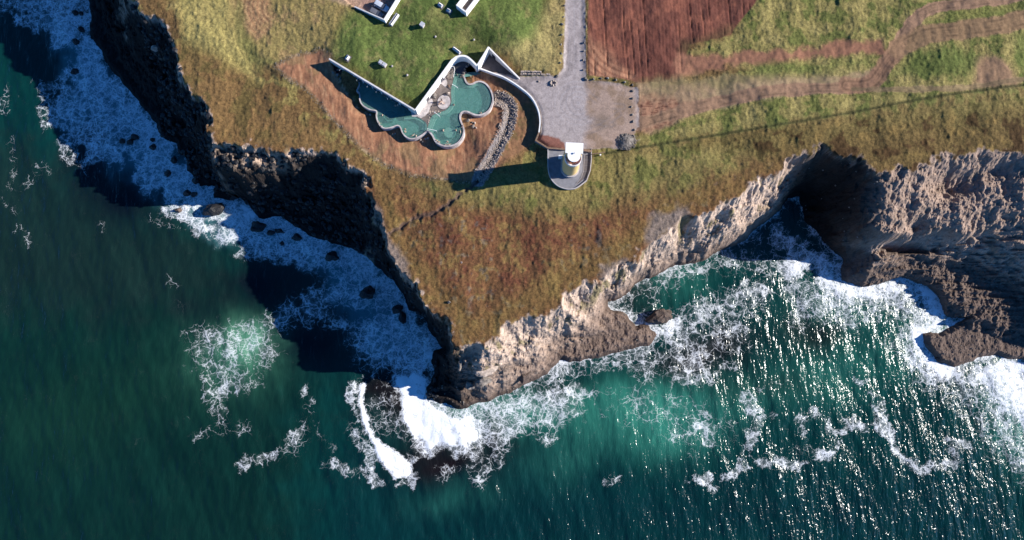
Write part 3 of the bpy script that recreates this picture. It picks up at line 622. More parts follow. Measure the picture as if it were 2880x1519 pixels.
# faces split by kind of ground
ny, nx = X.shape; idx = np.arange(ny*nx).reshape(ny, nx)
quads = np.stack([idx[:-1, :-1], idx[:-1, 1:], idx[1:, 1:], idx[1:, :-1]], -1).reshape(-1, 4)
def fm4(a): return ((a[:-1, :-1]+a[:-1, 1:]+a[1:, 1:]+a[1:, :-1])/4).reshape(-1)
fh = fm4(h); frk = fm4(rk); flm = fm4(lm); ffm = fm4(fm)
hole = (fm4(dp) > 0.75) | (fm4(dE) > .75) | (fm4(dT) > .8)
cls = np.where(frk > .5, 1, np.where(flm > .5, 2, np.where(ffm > .5, 3, np.where(fm4(DM) > .6, 4, np.where(fm4(sl) > .5, 5, 0)))))
keep = (fh > -2.6) & ~hole
h = h-np.where((sp > 0) & (dL < 0) & (dF < 0), tuft*np.maximum(np.maximum(sst(.3, .8, DM)*.95, lawn*.8), np.maximum(sl*.85, .3)), 0)
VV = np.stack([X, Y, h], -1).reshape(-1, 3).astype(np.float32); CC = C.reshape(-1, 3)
def grid_obj(name, sel, mat, extra=None):
    q = quads[sel]; u, inv = np.unique(q, return_inverse=True); inv = inv.reshape(-1, 4)
    me = bpy.data.meshes.new(name); me.vertices.add(len(u)); me.vertices.foreach_set('co', VV[u].reshape(-1))
    me.loops.add(inv.size); me.loops.foreach_set('vertex_index', inv.reshape(-1).astype(np.int32))
    me.polygons.add(len(inv)); me.polygons.foreach_set('loop_start', np.arange(0, inv.size, 4, dtype=np.int32)); me.polygons.foreach_set('loop_total', np.full(len(inv), 4, np.int32))
    me.polygons.foreach_set('use_smooth', np.full(len(inv), name != 'cliff'))
    me.update(calc_edges=True)
    ca = me.color_attributes.new('Col', 'FLOAT_COLOR', 'POINT'); cc = np.ones((len(u), 4), np.float32); cc[:, :3] = CC[u]; ca.data.foreach_set('color', cc.reshape(-1))
    me.materials.append(M[mat]); o = bpy.data.objects.new(name, me); COL.objects.link(o); o['kind'] = 'structure'; return o
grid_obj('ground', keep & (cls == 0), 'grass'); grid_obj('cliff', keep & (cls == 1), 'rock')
grid_obj('gravel_road', keep & (cls == 2), 'gravel'); h_flat = None
grid_obj('dirt_track', keep & (cls == 4), 'dirt'); grid_obj('seeded_slope', keep & (cls == 5), 'apron'); grid_obj('ploughed_field', keep & (cls == 3), 'soil')

# ------------------------------------------------------------------ sea
sx_ = axis(-172, 172, 0.5, 2500); sy_ = axis(-60, 112, 0.5, 2500)
SX, SY = np.meshgrid(sx_, sy_)
sA = fbm(SX*.05, SY*.05, 4, 70); sB = fbm(SX*.15, SY*.15, 4, 71); sC = fbm(SX*.4, SY*.4, 3, 72)
Cs = np.zeros(SX.shape+(3,), np.float32)
def slay(col, m):
    global Cs
    m = np.clip(m, 0, 1)[..., None].astype(np.float32); Cs = Cs*(1-m)+np.array(alb(col), np.float32)*m
def sarea(pts, soft=3, warp=3): return sst(-soft, soft, sdf(SX, SY, UL(pts, 0))+sB*warp+sC*warp*.3)
def sblob(a, b, rx, ry, rot=0): # radii in survey px
    x0, y0 = U(a, b, 0); rx *= .112; ry *= .112; c, s = math.cos(rot), math.sin(rot); dx = SX-x0+sB*3; dy = SY-y0+sA*3
    return np.exp(-((dx*c+dy*s)/rx)**2-((-dx*s+dy*c)/ry)**2)
slay((8, 55, 54), np.ones(SX.shape)); slay((12, 42, 36), sarea([(-400, 500), (700, 700), (900, 1000), (800, 1700), (-400, 1700)], 15, 6)*.8)
slay((24, 44, 42), sarea([(-400, 200), (300, 500), (620, 700), (700, 850), (300, 900), (-400, 800)], 10, 5)*.75)
slay((22, 58, 44), sblob(250, 1150, 300, 120, .3)*.5)
slay((4, 34, 44), sarea([(1000, 1300), (1500, 1260), (2000, 1350), (2700, 1300), (2900, 1550), (900, 1600)], 15, 8)*.5)
for a, b, rx, ry, k in ((1790, 1165, 190, 70, .9), (1900, 1215, 110, 60, .9), (1700, 1120, 150, 45, .6), (1480, 1160, 110, 50, .85), (1300, 1140, 120, 50, .8), (2350, 900, 120, 110, .5), (2640, 920, 90, 70, .7), (2100, 1100, 240, 60, .45), (1900, 790, 90, 60, .5), (2400, 1050, 200, 70, .4), (2850, 1180, 60, 160, .6), (1600, 1290, 120, 60, .3), (1280, 1400, 120, 40, .25)):
    slay((64, 150, 130), sblob(a, b, rx, ry, .2)*k*.55)
slay((110, 176, 142), sblob(700, 965, 60, 50)*.9); slay((70, 130, 105), sblob(660, 1010, 120, 90)*.5)
slay((80, 140, 150), sarea([(120, 40), (250, 100), (340, 230), (500, 420), (700, 560), (1050, 700), (1220, 1000), (1120, 1040), (1000, 940), (900, 740), (640, 680), (520, 590), (300, 460), (180, 360), (200, 220)], 5)*.8)
for a, b, rx, ry, k, r in ((1130, 1120, 90, 90, .95, 0), (1250, 1300, 140, 50, 1, .1), (1060, 1090, 60, 40, .9, 0), (1200, 1240, 60, 60, .9, 0), (1390, 1230, 50, 50, .8, 0), (2290, 930, 90, 60, .8, 0), (1950, 1010, 150, 50, .8, .2), (1560, 1100, 90, 40, .6, 0), (2040, 960, 90, 50, .6, .3), (1780, 820, 70, 60, .6, 0), (730, 800, 80, 70, .9, 0), (870, 960, 90, 70, .9, 0), (560, 880, 70, 40, .4, 0), (340, 560, 100, 70, .9, 0), (250, 420, 60, 120, .9, 0), (2650, 1040, 50, 30, .6, 0), (620, 600, 60, 60, .4, 0), (2160, 1080, 160, 40, .4, 0)):
    slay((26, 20, 22) if a > 1000 else (10, 18, 30), sblob(a, b, rx, ry, r)*k)  # western blobs put the black of the cliff's shadow into the water colour
# foam density
D = np.zeros(SX.shape, np.float32)
def mx(v): 
    global D
    D = np.maximum(D, v)
coast = big_sdf(WATERL, SX+sB*1.0, SY)
def sline(pts, wd, d):   # width in survey px
    q = pdist(SX, SY, catmull(UL(pts, 0), 5))+sB*2.0+sC*1.2; wd = wd*.112*1.3; mx(d*(.80 if d < .8 else 1)*sst(wd, 0, q)**.8)
WF = [(-60, -60), (0, 30), (150, 120), (190, 170), (200, 220), (110, 250), (90, 290), (130, 340), (190, 410), (240, 470), (330, 460), (400, 510), (460, 560), (540, 610), (590, 640), (640, 700), (680, 760), (790, 740), (870, 760), (840, 830), (790, 870), (740, 930), (870, 930), (960, 930), (1000, 960), (1030, 1030), (1060, 1070), (1200, 1060),
      (1260, 1000), (1200, 880), (1050, 690), (700, 540), (560, 500), (450, 350), (330, 200), (260, 100), (250, -60)]
near = np.exp(coast/17.0)
mx(sarea(WF, 3, 5)*(.44+.40*near)+0)
for a, b, rx, ry in ((345, 600, 100, 40), (740, 790, 75, 55), (860, 960, 80, 45), (660, 760, 60, 40), (900, 790, 60, 30), (1000, 880, 70, 25), (830, 930, 60, 40), (580, 700, 30, 40), (300, 500, 40, 40)): D *= 1-.8*np.clip(sblob(a, b, rx, ry), 0, 1)
sline([(560, 950), (700, 940), (860, 860), (960, 800)], 50, .5)
sline([(1050, 960), (1120, 990), (1180, 1000)], 90, .72)
mx(sarea([(1115, 1060), (1215, 1050), (1210, 1110), (1235, 1155), (1290, 1165), (1330, 1165), (1350, 1215), (1355, 1250), (1280, 1255), (1210, 1265), (1160, 1230), (1135, 1190), (1120, 1120)], 1.5, 2)*1.15)
mx(sarea([(1100, 1060), (1200, 1100), (1350, 1150), (1440, 1120), (1440, 1230), (1380, 1270), (1240, 1290), (1150, 1270), (1130, 1180)], 3, 4)*.62)
mx(sarea([(1012, 1080), (1026, 1075), (1022, 1130), (1034, 1175), (1036, 1200), (1075, 1245), (1125, 1280), (1152, 1310), (1165, 1340), (1110, 1343), (1065, 1300), (1040, 1240), (1022, 1180), (1005, 1120)], .8, 1)*1.15)
sline([(1000, 1090), (985, 1120), (1010, 1180), (1000, 1230), (1040, 1280), (1030, 1330), (1090, 1365), (1160, 1345)], 15, .7)
sline([(1020, 1200), (1090, 1180), (1150, 1190)], 50, .45); sline([(1040, 1140), (1120, 1120)], 30, .42)
mx(sarea([(1280, 1160), (1400, 1120), (1480, 1080), (1600, 1060), (1660, 1100), (1640, 1170), (1580, 1210), (1480, 1230), (1390, 1230), (1340, 1200)], 5, 5)*.52)
sline([(1340, 1165), (1450, 1140), (1550, 1150)], 60, .72)
sline([(1420, 1260), (1380, 1300), (1340, 1350)], 30, .5); sline([(1230, 1345), (1300, 1325), (1360, 1290)], 20, .45)
mx(sarea([(1480, 1090), (1560, 1045), (1750, 1000), (1850, 985), (1850, 930), (1900, 880), (1980, 850), (2080, 800), (2150, 815), (2145, 900), (2090, 980), (2000, 1040), (1900, 1075), (1760, 1060), (1600, 1075)], 4, 4)*.36)
sline([(1840, 900), (1890, 930), (1920, 990), (1960, 1040)], 60, .62); sline([(1960, 880), (2060, 850), (2130, 820)], 50, .68); sline([(1800, 910), (1850, 925), (1900, 905)], 25, .85)
sline([(1830, 790), (1950, 740), (2080, 720), (2200, 760), (2290, 740)], 60, .52); sline([(1750, 850), (1830, 800), (1900, 790)], 35, .45); sline([(1540, 1060), (1700, 1010), (1840, 985)], 22, .6)
sline([(2170, 560), (2180, 620), (2200, 680), (2240, 720)], 35, .62); sline([(2060, 690), (2150, 660), (2300, 700)], 25, .48); sline([(2345, 740), (2368, 800)], 28, .8)
sline([(2230, 750), (2300, 740), (2330, 800), (2400, 815), (2500, 805), (2580, 805), (2640, 850), (2640, 900), (2590, 950), (2600, 1010), (2670, 1045)], 48, 1.0)
sline([(2250, 800), (2330, 850), (2420, 850), (2520, 860), (2600, 890), (2560, 960)], 80, .6); sline([(2240, 900), (2300, 860), (2400, 900)], 50, .5)
mx(sarea([(2660, 900), (2725, 893), (2690, 915), (2660, 925)], .5, .5))
mx(sarea([(2740, 1025), (2800, 1000), (2900, 1010), (2950, 1030), (2950, 1250), (2880, 1230), (2830, 1180), (2790, 1110), (2740, 1060)], 2.5, 3)*.95)
sline([(2600, 1030), (2690, 1060), (2770, 1100), (2830, 1200), (2900, 1300)], 75, .62); sline([(2640, 1080), (2740, 1150), (2800, 1250)], 60, .42)
Q = lambda L: [(1900+a/2.618, 1000+b/2.618) for a, b in L]
for L, wd, d in (([(500, 300), (570, 400), (600, 500), (540, 700)], 20, .66), ([(600, 450), (700, 440)], 22, .6), ([(100, 940), (200, 900), (290, 960), (400, 890), (510, 810)], 14, .66), ([(620, 800), (850, 800), (950, 790), (1080, 740), (1190, 700), (1200, 640)], 16, .68),
    ([(1230, 560), (1300, 510), (1400, 530), (1500, 500), (1580, 580), (1640, 730)], 18, .68), ([(1480, 380), (1500, 460), (1560, 560)], 20, .68), ([(1640, 730), (1720, 780), (1800, 850), (1930, 800), (2060, 780), (2050, 640), (2190, 680)], 18, .64), ([(940, 460), (940, 560)], 18, .62), ([(1030, 420), (1100, 480), (1140, 560)], 22, .6),
    ([(10, 360), (60, 430)], 16, .6), ([(100, 480), (190, 530), (260, 550), (260, 640)], 16, .6), ([(1150, 100), (1250, 130), (1400, 220), (1500, 400)], 12, .5), ([(0, 120), (120, 170), (300, 130), (400, 60)], 22, .62), ([(820, 700), (1050, 690)], 14, .45), ([(640, 240), (740, 200)], 14, .4), ([(-500, 900), (-380, 930)], 10, .5)): sline(Q(L), wd, d)
mx(sarea([(1700, 1080), (1880, 1090), (2000, 1130), (2060, 1200), (1960, 1290), (1850, 1230), (1700, 1160)], 8, 5)*.30)
mx(sarea([(520, 960), (640, 920), (760, 930), (790, 1000), (740, 1050), (700, 1090), (650, 1130), (640, 1190), (570, 1180), (550, 1040)], 4, 5)*.33)
sline([(640, 960), (660, 1010), (640, 1080), (620, 1100)], 18, .62); sline([(720, 950), (745, 1000)], 20, .66); sline([(670, 1090), (730, 1070)], 14, .62)
sline([(859, 1100), (865, 1175), (818, 1235), (778, 1285), (690, 1303)], 20, .56)
sline([(780, 1285), (830, 1250), (860, 1200)], 40, .3); sline([(560, 960), (600, 1030), (580, 1100), (620, 1180)], 14, .42); sline([(600, 930), (650, 960), (700, 1010), (690, 1060)], 14, .45); sline([(870, 1170), (900, 1230), (930, 1260)], 16, .36); sline([(930, 1305), (1010, 1335)], 20, .5); sline([(560, 1230), (700, 1200)], 20, .36)
sline([(470, 590), (520, 600), (560, 640), (590, 650)], 28, .85)
for L, d in (([(30, 400), (40, 470), (30, 530), (60, 520)], .33), ([(60, 540), (90, 500), (110, 490)], .33), ([(20, 250), (10, 300)], .33), ([(80, 460), (140, 480)], .3), ([(10, 570), (50, 585)], .33), ([(60, 640), (90, 700)], .36), ([(280, 620), (290, 650)], .3), ([(480, 790), (500, 800)], .33), ([(420, 610), (500, 640)], .3)): sline(L, 14, d)
sarf = np.exp(coast/2.2); mx(np.where(PXw[0, 0] < 1e9, sarf*.62, 0)*(SX > U(1230, 0, 0)[0])); mx(sarf*.62*(SX <= U(1230, 0, 0)[0]))
mx(.07+.04*sB)
chop = 0.44+0.66*sst(-10, 175, SX-SY*1.2)+.16*sA; chop = np.clip(chop, 0.4, 1.2).astype(np.float32)
hs = fbm((SX*.93+SY*.36)*.11, (SY*.93-SX*.36)*.035, 3, 80)*.35+fbm(SX*.5, SY*.3, 2, 81)*.08+np.clip(D-.6, 0, 1)*(.3+sC*.15)*sst(0, -4, coast)
hs = hs*sst(4, -6, coast)
hs = np.where((np.abs(SX) > 180) | (SY > 116) | (SY < -64), 0, hs)
ny, nx = SX.shape; idx = np.arange(ny*nx).reshape(ny, nx); quads = np.stack([idx[:-1, :-1], idx[:-1, 1:], idx[1:, 1:], idx[1:, :-1]], -1).reshape(-1, 4)
VV = np.stack([SX, SY, hs], -1).reshape(-1, 3).astype(np.float32); CC = Cs.reshape(-1, 3)
sea = grid_obj('sea', np.ones(len(quads), bool), 'sea')
for nme, arr in (('foam', D), ('choppy', chop)):
    fa = sea.data.attributes.new(nme, 'FLOAT', 'POINT'); fa.data.foreach_set('value', np.clip(arr, 0, 1.2).astype(np.float32).reshape(-1))
# ------------------------------------------------------------------ spa building sunk under the grass roof
def P3(a, z): return U(a[0], a[1], z)
bld = empty('spa_building', (*U(1168, 309, ZTOP), ZD)); tag(bld, 'V shaped spa building sunk under a grass roof with white parapet walls beside the pools', 'building')
bl = bld.location
def rel(o, parent):
    o.parent = parent; o.matrix_parent_inverse = parent.matrix_basis.inverted() if False else o.matrix_parent_inverse
    o.location = (-parent.location.x, -parent.location.y, -parent.location.z); return o
def part(mb, name, mat, root, **k): return rel(mb.obj(name, mat, None, **k), root)
v1 = UL(V1, ZTOP); v2 = catmull(UL(V2[2:], ZTOP), 5); v2 = [UL(V2[:1], ZTOP)[0]]+UL(V2[1:2], ZTOP)+v2; en = UL(ENTRY, ZTOP)
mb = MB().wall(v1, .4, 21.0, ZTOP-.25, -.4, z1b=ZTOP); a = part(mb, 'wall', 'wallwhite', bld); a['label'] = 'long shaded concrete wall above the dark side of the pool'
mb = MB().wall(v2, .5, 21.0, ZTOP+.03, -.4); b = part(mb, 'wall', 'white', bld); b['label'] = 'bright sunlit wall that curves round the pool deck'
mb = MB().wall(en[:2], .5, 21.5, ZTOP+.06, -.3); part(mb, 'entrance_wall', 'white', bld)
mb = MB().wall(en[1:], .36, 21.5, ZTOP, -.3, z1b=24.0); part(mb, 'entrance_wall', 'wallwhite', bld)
# windows and door along the two arms
d1 = (Vector(v1[1])-Vector(v1[0])); L1 = d1.length; d1.normalize(); n1 = Vector((d1.y, -d1.x))
for k in range(7):
    s0 = 5.2+k*3.1; p = Vector(v1[0])+d1*s0+n1*0.36; q = p+d1*2.5
    mb = MB().wall([p, q], .06, 23.5, 25.4, 0); wn_ = part(mb, 'window', 'glass', bld)
    fr_ = MB().wall([p-d1*.06, q+d1*.06], .1, 25.4, 25.5, 0); rel(fr_.obj('frame', 'metal'), bld); 
d2 = (Vector(v2[1])-Vector(v2[0])).normalized(); n2 = Vector((d2.y, -d2.x))
for k in range(2):
    p = Vector(v2[0])+d2*(4.5+k*7)+n2*.42; mb = MB().wall([p, p+d2*1.1], .07, 23.3, 25.3, 0); part(mb, 'door', 'glass', bld)
p = Vector(en[1])+(Vector(en[2])-Vector(en[1])).normalized()*1.6; dd_ = (Vector(en[2])-Vector(en[1])).normalized(); nn_ = Vector((dd_.y, -dd_.x))
part(MB().wall([p+nn_*.3, p+dd_*1.2+nn_*.3], .06, 22.7, 24.8, 0), 'door', 'glass', bld)
# brackets holding out lamps over the shaded pool
for k, s0 in enumerate((4.2, 9.9, 13.4, 16.4, 20.2, 23.6)):
    p = Vector(v1[0])+d1*s0+n1*.4; q = p+n1*.9
    part(MB().tube([(p.x, p.y, 25.9), (q.x, q.y, 26.0), (q.x+.1, q.y-.1, 25.6)], .05, 6), 'lamp_bracket', 'metal', bld)
# entrance pit floor
pf = fill_mesh('entrance_floor', UL(ENTRY, ZTOP)+UL([(1463, 214), (1342, 190)], 23.3), 22.65, 'concrete_dark'); pf['kind'] = 'structure'

# ------------------------------------------------------------------ terrace deck and pools
fl = fill_mesh('pool_floor', offset_poly(PIT, 0.0), 22.15, 'floor')
fl['kind'] = 'structure'
foot = UL(V1[1:], ZTOP)+UL(V2[1:], ZTOP)
deckp = [P3(Z(q), 23.25) for q in [(1066, 850), (1110, 868), (1150, 892), (1190, 925), (1212, 958), (1212, 1050), (1218, 1000), (1245, 930), (1262, 870), (1300, 820), (1390, 785), (1470, 755), (1530, 700), (1560, 620), (1552, 520), (1556, 450), (1572, 380), (1592, 290), (1600, 215), (1640, 240), (1725, 262), (1790, 160), (1870, 110), (1930, 120)]]
V2f = [P3((1342, 184), ZTOP), P3((1326, 168), ZTOP), P3((1312, 158), ZTOP), P3((1296, 156), ZTOP), P3((1282, 160), ZTOP), P3((1270, 169), ZTOP), P3((1168, 309), ZTOP)]
dk = MB().prism(deckp+V2f, 22.2, ZD).obj('pool_deck', 'deck'); dk['kind'] = 'structure'
dk2 = MB().prism([P3(Z(q), 23.25) for q in [(880, 852), (925, 740), (1000, 770)]]+[P3((1168, 309), ZTOP)]+[P3(Z(q), 23.25) for q in [(1066, 850), (1000, 846)]], 22.2, ZD+.02).obj('pool_deck', 'concrete_pale'); dk2['kind'] = 'structure'
def smooth_line(L, z, n=4): return catmull([P3(q, z) for q in L], n)
# right hand pool
wr_ = smooth_line(WEIR_R, 23.45); de_ = smooth_line(DECK_EDGE, ZD)
pr = empty('thermal_pool', (*P3(Z((1700, 600)), ZW), ZW)); tag(pr, 'larger turquoise thermal pool with scalloped rim on the sunlit side of the deck', 'pool', 'thermal pools of the spa')
part(MB().wall(wr_, .44, 20.2, 23.5, 0.0), 'rim_wall', 'poolwall', pr)
o = fill_mesh('water', wr_+de_[1:-1], ZW-.02, 'pool'); rel(o, pr)
part(MB().wall(catmull([P3(Z(q), 22.8) for q in [(1225, 1052), (1232, 1000), (1262, 930), (1285, 870), (1320, 835), (1400, 805), (1490, 780), (1550, 720), (1578, 640), (1575, 520), (1578, 450), (1600, 380), (1620, 290)]], 4), .9, 22.2, 22.95), 'step', 'tread', pr)
part(MB().wall(catmull([P3(Z(q), 22.8) for q in [(1290, 1075), (1270, 1040), (1275, 990), (1300, 920), (1330, 860), (1360, 835)]], 4), .9, 22.2, 22.65), 'step', 'tread', pr)
part(MB().wall(catmull([P3(Z(q), 22.8) for q in [(1760, 400), (1830, 425), (1900, 400), (1960, 388), (2015, 405), (2060, 455), (2092, 520), (2100, 600), (2085, 670), (2050, 730), (2000, 770)]], 4), .55, 22.2, 22.75), 'bench', 'tread', pr)
c = P3(Z((1535, 1065)), 23.2)
def circ(c, r, n=28, sy=1, rot=0): return [(c[0]+r*math.cos(2*PI*k/n)*math.cos(rot)-r*sy*math.sin(2*PI*k/n)*math.sin(rot), c[1]+r*math.cos(2*PI*k/n)*math.sin(rot)+r*sy*math.sin(2*PI*k/n)*math.cos(rot)) for k in range(n)]
part(MB().prism(circ(c, 1.55), 22.2, 22.95), 'round_platform', 'tread', pr); part(MB().ring(circ(c, 1.75), circ(c, 1.57), 22.2, 23.22), 'platform_rim', 'floor', pr)
# left hand pool
wl_ = smooth_line(WEIR_L, 23.45); pl = empty('thermal_pool', (*P3(Z((800, 900)), ZW), ZW)); tag(pl, 'narrower scalloped thermal pool half in the shade of the long wall', 'pool', 'thermal pools of the spa')
part(MB().wall(wl_, .34, 20.2, 23.49, 0.0), 'rim_wall', 'poolwall', pl)
inner = [P3(Z(q), ZD) for q in [(1212, 958), (1190, 925), (1150, 892), (1110, 868), (1066, 850), (1000, 846), (880, 852), (925, 740)]]
inner = inner+[P3((1150, 298), ZTOP), P3((1050, 238), ZTOP), P3((990, 202), ZTOP)]
o = fill_mesh('water', wl_[::-1]+inner+[P3(Z(q), ZW) for q in [(90, 150)]], ZW-.02, 'pool'); rel(o, pl)
for k in range(4):
    x = 1205-k*18; part(MB().wall([P3(Z((x, 925-k*16)), 23), P3(Z((x-4, 1000)), 23), P3(Z((x-6, 1040+k*8)), 23)], .28, 22.2, 23.15-k*.2), 'step', 'tread', pl)
part(MB().wall(catmull([P3(Z(q), 22.9) for q in [(890, 872), (1000, 868), (1060, 874), (1120, 900), (1170, 940)]], 4), .45, 22.2, 23.0), 'bench', 'tread', pl)
part(MB().ring(circ(P3(Z((690, 830)), 23), 1.8), circ(P3(Z((690, 830)), 23), 1.5), 22.2, 23.2), 'round_seat', 'floor', pl)
# oval hot tub platform
c = P3(Z((1450, 640)), 23.3)
hp = empty('oval_platform', (c[0], c[1], ZD)); tag(hp, 'pale oval sitting platform between the deck and the larger pool', 'platform')
part(MB().prism(circ(c, 2.15, 36, .84, R(68)), ZD-.9, ZD+.12), 'top', 'slab', hp, bev=0.0); part(MB().ring(circ(c, 2.33, 36, .85, R(68)), circ(c, 2.17, 36, .84, R(68)), ZD-.9, ZD+.06), 'rim', 'concrete_dark', hp)
for L, lab in (([(1062, 825), (1100, 765), (1160, 700), (1200, 660), (1235, 590), (1285, 590), (1300, 645), (1262, 700), (1240, 780), (1185, 835), (1130, 868), (1085, 850)], 'large pale stone slab paving the deck under the white wall'),
               ([(1392, 360), (1420, 315), (1450, 270), (1478, 295), (1500, 360), (1482, 432), (1440, 405)], 'pale stone slab on the deck beside the slatted rack')):
    pts = [P3(Z(q), 23.3) for q in L]; tag(MB().prism(pts, ZD, ZD+.05).obj('stone_slab', 'slab'), lab, 'paving slab')
rnd = random.Random(5)
def put_rock(px, py, z, s, mat, name, label, cat, group=None, seed=None, flat=.75, rz=None, tilt=(0, 0)):
    me = rock_mesh(name, s[0]*.5, s[1]*.5, s[2]*.5, seed if seed is not None else rnd.randint(0, 999), mat, 3 if max(s) > 1 else 2)
    o = bpy.data.objects.new(name, me); COL.objects.link(o); x, y = U(px, py, z); o.location = (x, y, z+s[2]*.18); o.rotation_euler = (tilt[0], tilt[1], rnd.uniform(0, 6) if rz is None else rz)
    tag(o, label, cat, group); return o
def hz_(px, py, z=22.5): return ht(*U(px, py, z))
for k, (a, b, s) in enumerate([(1255, 775, .8), (1240, 820, .7), (1248, 860, .6), (1236, 900, .7), (1262, 800, .5), (1290, 778, .6), (1335, 770, .6), (1375, 775, .7), (1400, 790, .5), (1180, 845, .4), (1290, 700, .4), (1235, 925, .5)]):
    put_rock(*Z((a, b)), ZD, (s, s*.8, .22), 'boulder_pale', 'edging_stone', 'small pale stone edging the deck where steps enter the larger pool', 'stone', 'stones edging the pool deck')
put_rock(*Z((1322, 552)), ZD+.1, (1.5, 1.35, 1.3), 'boulder', 'boulder', 'dark round boulder on the deck left of the oval platform', 'boulder', seed=4)
put_rock(*Z((1515, 522)), ZD+.1, (1.3, 1.0, 1.2), 'boulder_pale', 'boulder', 'rust and white boulder at the top edge of the oval platform', 'boulder', seed=8)
put_rock(*Z((1522, 412)), ZD, (1.0, .7, .5), 'corten', 'boulder', 'small reddish rock on the deck by the upper handrail', 'boulder', seed=9)
for k, (a, b, s) in enumerate([(1705, 262, .7), (1730, 225, .9), (1750, 180, .7), (1775, 140, .7), (1810, 110, .8), (1835, 95, .6), (1860, 125, .6), (1690, 285, .5), (1760, 210, .5), (1720, 280, .8), (1640, 255, .5)]):
    put_rock(*Z((a, b)), 23.35, (s, s, s*.8), 'boulder', 'waterfall_stone', 'stone in the rockery where the stream enters the larger pool', 'stone', 'rockery stones at the pool inlet')
put_rock(*Z((1830, 280)), 22.4, (.6, .6, .5), 'corten', 'boulder', 'single small rusty rock on the brown lawn above the larger pool', 'boulder')
# inlet pond
ip = fill_mesh('inlet_pond', [P3(Z(q), 23.3) for q in [(1600, 130), (1610, 215), (1650, 240), (1715, 250), (1745, 180), (1790, 120), (1840, 90), (1760, 60), (1680, 60)]], ZD+.03, 'glass')
tag(ip, 'small dark inlet pond in the shade of the curved wall', 'pond')
# rockery bushes of stones at the west end of the shaded pool
for k, (a, b, s) in enumerate([(940, 205, 1.4), (952, 196, 1.2), (962, 190, 1.0), (950, 212, 1.3), (966, 206, 1.5), (974, 198, 1.0), (958, 222, 1.2), (972, 216, 1.0), (944, 218, .8), (980, 208, .8)]):
    put_rock(a, b, 23.2, (s, s*.8, s*.9), 'boulder', 'rockery_boulder', 'dark boulder in the heap at the west end of the shaded wall', 'boulder', 'boulder heap at the west end of the wall')
put_rock(955, 207, 22.3, (5.4, 4.2, 1.6), 'wet_rock', 'rock_outcrop', 'low dark outcrop under the boulder heap west of the shaded pool', 'rock')
# boulders on the slope below the pools
for a, b, s, m, lab in [(375, 815, .9, 'boulder', 'dark rock of the pair west of the shaded pool rim'), (408, 818, .8, 'boulder_pale', 'pale rock of the pair west of the shaded pool rim'), (735, 1100, .9, 'boulder', 'rusty rock on the slope below the first scallop'), (762, 1088, .6, 'boulder_pale', 'small pale rock on the slope below the first scallop'),
    (1128, 1175, .9, 'boulder_pale', 'upright pale rock below the notch between the two pools'), (1153, 1205, .7, 'boulder', 'brown rock lowest below the notch between the two pools'), (1190, 1160, .7, 'boulder_pale', 'round pale rock in the notch between the two pools'), (1225, 1150, .9, 'boulder_pale', 'largest pale rock nearest the rim in the notch between pools'),
    (1790, 900, 1.4, 'boulder', 'broad brown rock in the bay of the rim right of the larger pool'), (1868, 985, 1.1, 'boulder', 'lowest dark rock in the group right of the larger pool'), (1885, 940, .9, 'boulder_pale', 'pale rock in the middle of the group right of the larger pool'), (1908, 1005, .7, 'boulder_pale', 'small pale rock at the right end of the group by the larger pool'), (1855, 930, .8, 'boulder', 'dark rock at the top of the group right of the larger pool'), (1840, 870, .6, 'boulder_pale', 'pale stone against the rim wall right of the larger pool'),
    (2180, 540, .8, 'boulder', 'reddish stone by the creek head above the larger pool'), (1650, 1245, 1.0, 'boulder', 'brown rock leaning on the rim at the bottom of the larger pool'), (1625, 1262, .6, 'boulder', 'small dark rock under the lowest scallop of the rim')]:
    q = Z((a, b)); put_rock(*q, hz_(*q), (s, s*.85, s*.8), m, 'slope_rock', lab, 'rock')

# handrails
def rail(name, pts, label, z0=ZD, hgt=.95, r=.075):
    p = [Vector((*P3(Z(q), z0+hgt), z0+hgt)) for q in pts]; root = empty(name, (p[0].x, p[0].y, z0)); tag(root, label, 'handrail', 'white handrails of the pools')
    part(MB().tube(p, r, 8), 'rail', 'white', root)
    for e in (p[0], p[-1]): part(MB().tube([(e.x, e.y, z0-.8), (e.x, e.y, z0+hgt)], .045, 6), 'post', 'white', root)
rail('handrail', [(1568, 385), (1648, 436)], 'white handrail entering the top of the larger pool')
rail('handrail', [(1313, 778), (1392, 838)], 'white handrail by the stones at the middle of the deck edge')
rail('handrail', [(1215, 1017), (1345, 1045)], 'long white handrail crossing the divider between the two pools')
rail('handrail', [(1368, 392), (1374, 425)], 'short white rail against the sunlit wall on the deck')
# slatted rack
rk_ = empty('slatted_bench', (*P3(Z((1550, 240)), ZD), ZD)); tag(rk_, 'slatted pale timber bench with curved end rail against the sunlit wall', 'bench')
A_ = Vector(P3(Z((1530, 300)), 24)); B_ = Vector(P3(Z((1565, 155)), 24)); dn = (B_-A_).normalized(); nn = Vector((-dn.y, dn.x))
for k in range(7):
    c = A_+dn*(.25+k*.42)+nn*.1; part(MB().tube([(c.x-nn.x*.65, c.y-nn.y*.65, 24.0), (c.x+nn.x*.65, c.y+nn.y*.65, 24.1)], .085, 6), 'slat', 'timber', rk_)
for s in (-.62, .62): part(MB().tube([(A_.x+nn.x*s, A_.y+nn.y*s, 23.95), (B_.x+nn.x*s, B_.y+nn.y*s, 23.95)], .05, 6), 'side_rail', 'timber', rk_)
for s in (-.6, .6):
    for e in (A_, B_): part(MB().tube([(e.x+nn.x*s, e.y+nn.y*s, 23.2), (e.x+nn.x*s, e.y+nn.y*s, 23.95)], .06, 6), 'leg', 'timber', rk_)
part(MB().tube(catmull([(*P3(Z(q), 24.6), 24.6) for q in [(1560, 140), (1580, 133), (1598, 150), (1604, 185), (1596, 230), (1588, 290)]], 4), .06, 6), 'end_rail', 'white', rk_)

